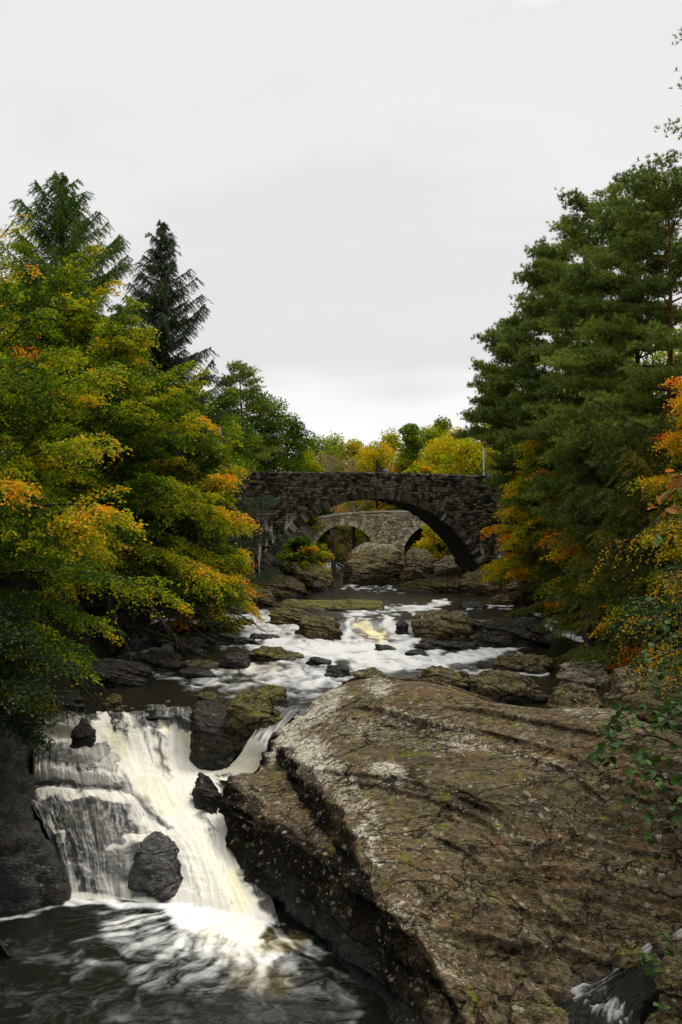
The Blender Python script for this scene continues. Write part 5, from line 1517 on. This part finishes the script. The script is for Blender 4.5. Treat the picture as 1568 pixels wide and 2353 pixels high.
broadleaf('shrub', 'leafy branch hanging with orange tips low over the left rapid', 'shrub', (b[0] + .6, b[1] - 1, b[2] + .6), 5.0, 4.6, 125, n_limbs=22, cb=.15, leaf=.12, autumn=.42, tipA=.5, varA=.15, droop=1.6, az0=-.4, azw=1.4, nsec=11, ntw=9, nlf=8, trunk_r=.14)

# ---- trees behind the left end of the bridge
GD = 'dark trees behind the left end of the bridge'
b, H = tall(556, 98, 835)
pine('pine_tree', 'pointed dark pine behind the left end of the bridge', b, H, 4.2, 131, cb=.2, n_limbs=44, tuft=.26, nsec=9, group=GD, dens=.7, pad=.45, prof=lambda t: (1 - t) ** .6 + .06)
for (pxx, d, yt, R, sd, lb) in [(600, 100, 905, 3.6, 132, 'dark green oak between the pointed pine and the rounded oak'), (660, 102, 955, 3.2, 133, 'rounded dark green oak nearest the open sky behind the bridge'), (515, 92, 960, 3.6, 134, 'dark green tree just behind the half-hidden lamp post')]:
    b, H = tall(pxx, d, yt)
    far_tree('oak_tree', lb, 'oak tree', b, H, R, sd, .15, leaf=.24, n=15000, group=GD, varA=.08)

GW = 'dim trees of the wood behind the left beeches'
for k, (pxx, d_, yt, R, tc_) in enumerate([(-60, 66, 640, 4.5, .22), (60, 74, 700, 4.6, .28), (170, 70, 760, 4.0, .22), (280, 78, 800, 4.2, .30), (380, 74, 880, 3.6, .24), (450, 84, 900, 3.6, .20), (20, 60, 900, 4.0, .18), (150, 58, 950, 3.6, .2), (300, 66, 980, 3.6, .2), (480, 92, 1000, 3.4, .2)]):
    b, H = tall(pxx, d_, yt)
    far_tree('woodland_tree', ['dim green tree of the wood, seen through gaps in the left beeches', 'dim green tree of the wood, seen through gaps in the left beeches'][0], 'tree', b, H, R, 400 + k, tc_, leaf=.24, n=9000, group=GW, varA=.08)
GW2 = 'dim trees of the wood behind the right pines'
for k, (pxx, d_, yt, R, tc_) in enumerate([(1620, 60, 700, 4.4, .25), (1500, 72, 760, 4.4, .3), (1400, 78, 800, 4.2, .25), (1310, 84, 860, 4.0, .3), (1240, 88, 920, 3.6, .35), (1560, 64, 950, 4.0, .3), (1430, 68, 1000, 3.8, .25)]):
    b, H = tall(pxx, d_, yt)
    far_tree('woodland_tree', 'dim green and yellow tree of the wood, seen through gaps in the right pines', 'tree', b, H, R, 430 + k, tc_, leaf=.24, n=9000, group=GW2, varA=.1)

# ---- wood beyond the bridge
GF = 'autumn trees beyond the bridge'
FAR = [
    (722, 122, 1006, 3.4, .32, 'round', 'pale green tree left of the gap in the wood beyond the bridge'),
    (684, 112, 1048, 2.2, .42, 'round', 'low yellow-green bush above the left part of the parapet'),
    (768, 126, 996, 3.6, .44, 'hang', 'tall yellow-green birch left of the brown bare bush'),
    (812, 128, 1012, 3.0, .50, 'round', 'orange-yellow tree just left of the tripod'),
    (842, 132, 1030, 2.6, .58, 'round', 'small orange tree at the lowest dip of the tree line'),
    (866, 120, 1018, 3.0, .50, 'round', 'rounded golden tree directly behind the tripod'),
    (900, 130, 984, 3.4, .52, 'hang', 'tall ochre birch to the right of the dip in the tree line'),
    (943, 118, 975, 2.8, .30, 'cone', 'bright green pointed larch in the middle of the far wood'),
    (982, 126, 984, 3.4, .30, 'round', 'dull olive tree right of the bright green larch'),
    (1016, 128, 956, 2.5, .43, 'hang', 'tallest yellow-green birch of the far wood'),
    (1054, 124, 990, 3.0, .60, 'round', 'orange tree right of the tallest birch'),
    (1026, 110, 1010, 3.4, .56, 'round', 'broad bright orange-yellow tree above the right half of the parapet'),
    (1072, 104, 1012, 2.9, .44, 'hang', 'yellow-green willow-like tree left of the right lamp post'),
    (1104, 112, 1022, 2.4, .60, 'round', 'orange tree right behind the right lamp post'),
    (1150, 108, 960, 3.4, .47, 'round', 'golden-green tree partly hidden by the lowest pine limb'),
    (945, 104, 1072, 1.6, .36, 'round', 'low grass-green bush just above the parapet'),
    (975, 106, 1066, 1.7, .60, 'round', 'low orange bush at the foot of the orange-yellow tree'),
    (720, 104, 1066, 1.7, .34, 'round', 'low green bush next to the pale bare bush'),
]
for k, (pxx, d, yt, R, tcol, kind, lb) in enumerate(FAR):
    b, H = tall(pxx, d, yt)
    far_tree('birch_tree' if kind == 'hang' else 'larch_tree' if kind == 'cone' else 'autumn_tree', lb, 'tree', b, H, R * 1.15, 200 + k, tcol - .10, leaf=.29, n=13000, kind=kind, group=GF, varA=.09)
b, H = tall(764, 108, 1040)
BARE = np.array([[.12, .085, .045], [.20, .145, .075], [.26, .20, .11], [.30, .2, .06]])
far_tree('bush', 'pale brown nearly bare bush above the parapet left of the tripod', 'bush', b, H, 2.3, 240, .4, leaf=.12, n=7000, kind='round', pal=BARE, varA=.2, bark='bark_pale')
b, H = tall(812, 106, 1050)
far_tree('bush', 'thin brown bare bush close beside the tripod', 'bush', b, H, 1.7, 241, .3, leaf=.11, n=4200, kind='round', pal=BARE, varA=.2, bark='bark_pale')
# seen under the arch, behind the old bridge
for k, (pxx, d, yt, yb, R, tcol, lb) in enumerate([(700, 112, 1160, 1215, 2.2, .62, 'orange bush at the left end of the old bridge'), (752, 118, 1146, 1230, 2.6, .5, 'yellow and orange bush behind the left part of the old parapet'), (800, 122, 1140, 1230, 2.8, .40, 'olive green bush behind the old parapet'), (852, 124, 1148, 1230, 1.8, .95, 'deep red bush behind the old parapet'), (900, 126, 1140, 1230, 2.6, .52, 'golden bush behind the crown of the old bridge'), (950, 120, 1160, 1240, 2.2, .3, 'green bush behind the right part of the old parapet'),
                                                  (800, 116, 1205, 1330, 2.4, .22, 'olive bush seen through the left arch of the old bridge'), (1010, 94, 1205, 1300, 2.2, .38, 'yellow-green bush hanging inside the right side of the wide arch')]):
    z0 = ztop(yb, d); Hh = ztop(yt, d) - z0
    far_tree('bush', lb, 'bush', ((pxx - CX) / F * d, d, z0), Hh, R, 260 + k, tcol, leaf=.2, n=6000, group='bushes seen through the wide arch', varA=.12)

# ---- right bank pines
GP = 'Scots pines on the right bank'
pp4 = lambda t: min(1.0, .28 + 1.5 * t) * (1 - max(0, t - .45)) ** .6
pp = lambda t: (1 - t) ** .45 * .85 + .22
b, H = tall(1560, 46, 400)
pine('pine_tree', 'tallest pine with a bare red trunk at the right edge', b, H, 5.6, 141, cb=.36, n_limbs=50, group=GP, tuft=.17, nsec=12, prof=pp, lean=(-.6, 0), trunk_r=.24, az0=3.3, azw=2.4)
b, H = tall(1400, 55, 440)
pine('pine_tree', 'second pine with a rounded tuft of a top', b, H, 5.0, 142, cb=.32, n_limbs=54, group=GP, tuft=.18, nsec=12, prof=pp, az0=3.4, azw=2.3)
b, H = tall(1300, 62, 560)
pine('pine_tree', 'third pine with a long limb reaching left into the sky', b, H, 4.4, 143, cb=.36, n_limbs=54, group=GP, tuft=.20, nsec=12, prof=lambda t: min(1.0, .45 + 1.4 * t) * ((1 - t) ** .45 * .85 + .22), az0=3.4, azw=2.3)
b, H = tall(1205, 68, 740)
pine('pine_tree', 'fourth pine with thick blue-green pads above the bridge end', b, H, 3.8, 144, cb=.40, n_limbs=46, group=GP, tuft=.21, nsec=11, prof=pp4, az0=3.4, azw=2.4)
b, H = tall(1160, 73, 875)
pine('pine_tree', 'lowest pine whose flat limb hangs over the right lamp post', b, H, 4.3, 145, cb=.74, droop=.08, n_limbs=18, group=GP, tuft=.22, nsec=11, prof=lambda t: .9 - .5 * t, az0=3.3, azw=2.2)
b, H = tall(1470, 51, 470)
pine('pine_tree', 'dense dark pine between the tallest and the second pine', b, H, 5.4, 146, cb=.25, n_limbs=54, group=GP, tuft=.18, nsec=12, prof=lambda t: 1.0 - .5 * t, az0=3.8, azw=2.2, hue=-.15)
b, H = tall(1790, 30, -120)
pine('pine_tree', 'near pine of which only three branch tips show at upper right', b, H, 2.55, 147, hs=[(ztop(yy, 30) - b[2]) / H for yy in (60, 105, 165, 262)] + [.42 + .022 * q for q in range(26)], azs=[3.14] * 4 + [-.9 + 1.9 * ((q * .618) % 1) for q in range(26)], n_limbs=30, group=GP, tuft=.12, nsec=9, prof=lambda t: .98, az0=3.14, azw=.12, el=(.0, .05), droop=.0)

# ---- right bank undergrowth and hanging trees
GR = 'hanging trees on the right bank'
DARKC = np.array([[.026, .044, .012], [.070, .095, .016], [.16, .16, .022], [.30, .22, .03]])
b, H = tall(1330, 62, 985)
spruce('spruce_tree', 'dark drooping conifer beside the yellow oak', b, H, 4.6, 151, pal=DARKC, n_limbs=95, blade=.17, hang=1.2, up_tip=.3, group=GR, cb=.02, prof=lambda t: .55 + .45 * (1 - t), az0=3.6, azw=2.2, dens=1.2)
b, H = tall(1440, 50, 960)
spruce('spruce_tree', 'shaggy lichen-hung conifer in the middle of the right bank', b, H, 4.4, 152, pal=DARKC, n_limbs=110, blade=.15, hang=1.3, up_tip=.2, group=GR, cb=.02, prof=lambda t: .6 + .4 * (1 - t), az0=3.7, azw=2.2, dens=1.2)
b, H = tall(1290, 80, 960)
spruce('spruce_tree', 'dark conifer right behind the yellow oak by the bridge', b, H, 3.2, 153, pal=DARKC, n_limbs=80, blade=.18, hang=1.1, up_tip=.2, group=GR, cb=.02, prof=lambda t: .6 + .4 * (1 - t), az0=3.5, azw=2.2, dens=1.1)
b, H = tall(1530, 40, 990)
spruce('spruce_tree', 'almost black conifer behind the golden birch', b, H, 4.4, 154, pal=DARKC * .8, n_limbs=90, blade=.14, hang=1.1, up_tip=.2, group=GR, cb=.02, prof=lambda t: .65 + .35 * (1 - t), az0=3.6, azw=2.2, dens=1.2)
b = at(1295, 67, None)
broadleaf('oak_tree', 'yellow and orange oak at the right end of the arch', 'oak tree', (b[0], b[1], 5.6), 5.8, 5.4, 161, n_limbs=36, cb=.05, leaf=.13, autumn=.46, tipA=.15, varA=.09, droop=.9, nsec=13, ntw=9, nlf=9, trunk_r=.16, tw=.6, az0=3.14, azw=1.5, skip_below=.95)
b = at(1222, 70, None)
broadleaf('oak_tree', 'yellow-green oak climbing beside the right lamp post', 'oak tree', (b[0], b[1], 8.5), 8.0, 2.4, 162, n_limbs=34, cb=.05, leaf=.15, autumn=.40, tipA=.2, varA=.10, droop=.7, nsec=10, ntw=8, nlf=8, trunk_r=.14, tw=.6)
b = at(1195, 68, None)
broadleaf('oak_tree', 'sparse yellow-leaved oak sprays over the right end of the parapet', 'oak tree', (b[0] + .8, b[1], 9.0), 5.4, 2.1, 163, n_limbs=22, cb=.1, leaf=.15, autumn=.43, tipA=.2, varA=.10, droop=.7, nsec=8, ntw=6, nlf=6, trunk_r=.12, tw=.6, az0=3.3, azw=1.9)
b = at(1265, 58, None)
broadleaf('birch_tree', 'yellow-green broadleaf tree growing up between the pines above the yellow oak', 'tree', (b[0], b[1], 8.0), 9.2, 2.6, 168, n_limbs=34, cb=.2, leaf=.11, autumn=.38, tipA=.2, varA=.1, droop=.8, nsec=9, ntw=7, nlf=7, trunk_r=.12, tw=.6, az0=3.5, azw=1.8)
b = at(1430, 52, None)
broadleaf('larch_tree', 'olive and orange boughs drooping over the right-hand cascade', 'tree', (b[0], b[1], 5.2), 5.6, 4.4, 164, n_limbs=34, cb=.05, leaf=.11, autumn=.34, tipA=.2, varA=.17, droop=1.5, nsec=14, ntw=11, nlf=9, trunk_r=.16, az0=3.3, azw=1.9, tw=.7, skip_below=.7)
b, H = tall(1690, 36, 740)
broadleaf('beech_tree', 'orange-topped beech at the right edge below the red pine trunk', 'beech tree', b, H, 3.1, 165, n_limbs=34, cb=.12, leaf=.09, autumn=.40, tipA=.22, varA=.09, droop=1.0, nsec=14, ntw=10, nlf=9, az0=3.14, azw=1.4, trunk_r=.22, hueband=lambda C: .36 * ss(8.0, 9.4, C[:, 2]) - .08, prof=lambda t: 1.0 - .35 * abs(t - .5))
b = at(1650, 26, 6.7)
broadleaf('holly_bush', 'black-green glossy bush on the bank at the right edge', 'bush', b, 3.4, 2.1, 166, n_limbs=22, cb=.05, leaf=.085, autumn=.35, tipA=.2, varA=.15, droop=.8, nsec=9, ntw=7, nlf=7, pal=HOLLY, mat='leaf_gloss', trunk_r=.1, az0=3.2, azw=1.9)
b = at(1540, 41, None)
broadleaf('shrub', 'dim brown and olive undergrowth above the black cliff', 'shrub', (b[0], b[1] - 2, 5.6), 3.4, 3.6, 167, n_limbs=26, cb=.05, leaf=.09, autumn=.45, tipA=.2, varA=.2, droop=1.2, nsec=10, ntw=8, nlf=7, trunk_r=.1, tw=.5)

# ---- golden birch with thin hanging strands
def hanging_birch(label, base, H, seed, n_strand, area, leaf):
    rg = np.random.default_rng(seed)
    root = tree_root('birch_tree', label, 'birch tree', base, None)
    T = Tubes(); C, D = [], []
    T.add([(0, 0, -.4), (.05, 0, H * .4), (-.2, 0, H * .75), (-.5, 0, H)], [.10, .08, .05, .02], 8)
    for j in range(9):
        z0 = H * rg.uniform(.35, .98)
        limb = limb_curve((0 - .25 * z0 / H, 0, z0), math.pi + rg.normal(0, .7), rg.uniform(.0, .5), rg.uniform(.6, 1.0) * area, .9, rg, 8, .10)
        T.add(limb, np.linspace(.025, .006, 8), 5)
        for k in range(n_strand):
            p = sample(limb, [rg.uniform(.15, 1)])[0][0]
            L = rg.uniform(.35, 1.15)
            st = limb_curve(p, rg.uniform(0, 6.28), rg.uniform(-.6, .2), L, 1.6, rg, 7, .10)
            T.add(st, np.linspace(.005, .002, 7), 3)
            m = int(L / .035)
            c, d = sample(st, rg.random(m)); C.append(c + rg.normal(0, .018, c.shape)); D.append(d * .4 + rg.normal(0, 1, d.shape))
    C = np.concatenate(C); D = np.concatenate(D); N = len(C)
    t = .55 + .10 * fbm(C * 2, 2) + rg.normal(0, .07, N)
    col = palette(t) * rg.uniform(.7, 1.25, (N, 1))
    V, Fq = leaf_faces(C, D, rg.normal(0, 1, (N, 3)), leaf * rg.uniform(.7, 1.2, N), .8)
    T.build('trunk', M['bark'], root)
    mesh_np('crown', V, Fq, M['leaf'], root, {'col': np.repeat(col, 4, 0)}, smooth=False)
hanging_birch('golden birch with hanging strands of small yellow leaves at the right edge', at(1640, 19.5, 6.0), 6.2, 171, 26, 1.75, .036)

# ---- dead grey branch over the parapet, and a fallen pale stick on the right bank
def dead_wood(name, label, pts, r0, seed, nt=7, tl=.8):
    rg = np.random.default_rng(seed)
    pts = np.array(pts, float)
    base = pts[0].copy(); q = catmull(pts, 14) - base
    T = Tubes(); T.add(q, np.linspace(r0, r0 * .25, 14), 6)
    for k in range(nt):
        p, d = sample(q, [rg.uniform(.25, .95)])
        lb = limb_curve(p[0], math.atan2(d[0][1], d[0][0]) + rg.normal(0, .9), d[0][2] + rg.normal(0, .5), tl * rg.uniform(.4, 1), .4, rg, 6, .18)
        T.add(lb, np.linspace(r0 * .4, r0 * .12, 6), 4)
    o = T.build(name, M['bark_pale'])
    o.location = base
    tag(o, label, 'branch')
dead_wood('dead_branch', 'bare grey dead branch slanting across the right end of the parapet', [P(1172, 1136, 72), P(1148, 1112, 72.3), P(1122, 1090, 72.6), P(1104, 1081, 72.8), P(1088, 1087, 73)], .055, 5, 9, 1.3)
dead_wood('fallen_branch', 'thin pale fallen branch leaning through the right bank thicket', [P(1425, 1408, 46), P(1462, 1370, 46.5), P(1505, 1330, 47), P(1575, 1280, 48)], .05, 6, 4, .8)

# ---- foreground leaves: real outlines with a fold along the midrib
def shaped_leaves(C, D, U, size, outline, rg, fold=.25, curl=.15):
    """outline: (m,2) half-closed polygon along the leaf, first point = stalk, last = tip, mirrored about the midrib"""
    half = np.asarray(outline, float)
    m = len(half)
    a = unit(D); n = unit(U - (U * a).sum(1)[:, None] * a); b = np.cross(n, a)
    N = len(C)
    mid = np.zeros((m, 3)); mid[:, 0] = half[:, 0]
    L = np.stack([half[:, 0], half[:, 1], half[:, 1] * fold], 1); R_ = L * (1, -1, 1)
    loc = np.concatenate([mid, L, R_]); loc[:, 2] -= curl * loc[:, 0] ** 2
    V = C[:, None] + size[:, None, None] * (loc[None, :, 0:1] * a[:, None] + loc[None, :, 1:2] * b[:, None] + loc[None, :, 2:3] * n[:, None])
    q = []
    for k in range(m - 1):
        q += [[k, k + 1, m + k + 1, m + k], [k, 2 * m + k, 2 * m + k + 1, k + 1]]
    q = np.array(q)
    Fq = (np.arange(N)[:, None, None] * (3 * m) + q[None]).reshape(-1, 4)
    return V.reshape(-1, 3), Fq, 3 * m
ALDER = [(0, .0), (.08, .16), (.25, .34), (.48, .43), (.7, .40), (.88, .24), (.97, .06)]
OAK = [(0, .0), (.10, .09), (.20, .22), (.28, .12), (.38, .30), (.48, .17), (.60, .36), (.70, .20), (.82, .26), (.95, .10), (1.0, 0)]

def twiggy(name, label, cat, branches, d_leaf, outline, colf, seed, mat, leaves_per=24, tw_n=5, tw_l=.35, spread=.25):
    rg = np.random.default_rng(seed)
    base = np.array(branches[0][0], float)
    root = empty(name, tuple(base), label, cat)
    T = Tubes(); C, D = [], []
    for br in branches:
        q = catmull(np.array(br, float) - base, 16)
        T.add(q, np.linspace(.012, .003, 16), 5)
        for k in range(tw_n):
            p, d = sample(q, [rg.uniform(.15, 1)])
            tw_ = limb_curve(p[0], math.atan2(d[0][1], d[0][0]) + rg.normal(0, .8), d[0][2] + rg.normal(0, .5), tw_l * rg.uniform(.5, 1.2), .3, rg, 6, .15)
            T.add(tw_, np.linspace(.0045, .002, 6), 4)
            m = rg.integers(max(2, leaves_per // 2), leaves_per)
            c, dd = sample(tw_, rg.random(m) ** .7)
            C.append(c); D.append(dd)
    C = np.concatenate(C); D = np.concatenate(D); N = len(C)
    sd = unit(rg.normal(0, 1, (N, 3)) * (1, 1, .6))
    D = unit(D * .5 + sd * .9 + (0, 0, -.15)); C = C + D * .02
    size = d_leaf * rg.uniform(.6, 1.2, N)
    V, Fq, per = shaped_leaves(C, D, rg.normal(0, .55, (N, 3)) + (0, -.25, 1), size, outline, rg)
    col = colf(rg, N)
    T.build('twigs', M['bark'], root)
    mesh_np('leaves', V, Fq, M[mat], root, {'col': np.repeat(col, per, 0)}, smooth=False)
def alder_col(rg, N):
    return palette(rg.random(N), np.array([[.014, .036, .007], [.026, .060, .010], [.042, .080, .014], [.06, .095, .012]])) * rg.uniform(.7, 1.2, (N, 1))
def oak_col(rg, N):
    return palette(rg.random(N), np.array([[.07, .13, .03], [.16, .20, .06], [.30, .13, .04], [.34, .12, .03], [.22, .07, .02]])) * rg.uniform(.75, 1.2, (N, 1))
DA = 8.6
br = [[P(1720, 1840, DA), P(1600, 1740, DA), P(1500, 1690, DA), P(1430, 1700, DA - .1), P(1385, 1705, DA - .2)],
      [P(1720, 1840, DA), P(1620, 1700, DA + .2), P(1560, 1620, DA + .3), P(1490, 1560, DA + .3)],
      [P(1720, 1840, DA), P(1600, 1790, DA - .3), P(1510, 1770, DA - .3), P(1450, 1790, DA - .4)],
      [P(1720, 1840, DA), P(1640, 1650, DA + .5), P(1590, 1580, DA + .5), P(1540, 1555, DA + .6)],
      [P(1720, 1840, DA), P(1620, 1730, DA + .3), P(1530, 1650, DA + .2), P(1440, 1620, DA + .2)],
      [P(1720, 1840, DA), P(1620, 1850, DA - .2), P(1560, 1870, DA - .3), P(1480, 1885, DA - .3)]]
twiggy('alder_branch', 'dark green glossy alder branch reaching in at the right over the rock', 'branch', br, .070, ALDER, alder_col, 181, 'leaf_gloss', 9, 13, .30)
br = [[P(1720, 1270, 7.2), P(1620, 1180, 7.2), P(1550, 1170, 7.1), P(1500, 1200, 7.0)], [P(1720, 1270, 7.2), P(1640, 1130, 7.3), P(1590, 1110, 7.2), P(1552, 1115, 7.2)]]
twiggy('oak_branch', 'oak twig with large lobed green and rust leaves at the right edge', 'branch', br, .085, OAK, oak_col, 182, 'leaf', 8, 5, .16)
br = [[P(1720, 2300, 13), P(1620, 2240, 13), P(1540, 2215, 13), P(1500, 2225, 12.9)], [P(1720, 2300, 13), P(1600, 2300, 13), P(1530, 2310, 12.9)], [P(1720, 2300, 13), P(1600, 2200, 13.2), P(1555, 2175, 13.2)]]
twiggy('alder_sapling', 'small dark leafy sapling in the lower right corner above the stream', 'sapling', br, .075, ALDER, alder_col, 183, 'leaf_gloss', 10, 7, .35)
br = [[P(1720, 1420, 12), P(1620, 1420, 12), P(1540, 1440, 12), P(1480, 1430, 11.9)], [P(1720, 1420, 12), P(1620, 1480, 12), P(1540, 1510, 12)], [P(1720, 1420, 12), P(1600, 1370, 12.2), P(1530, 1370, 12.2)]]
twiggy('alder_branch', 'dark leafy alder branch in shade below the golden birch', 'branch', br, .08, ALDER, alder_col, 184, 'leaf_gloss', 12, 8, .4)
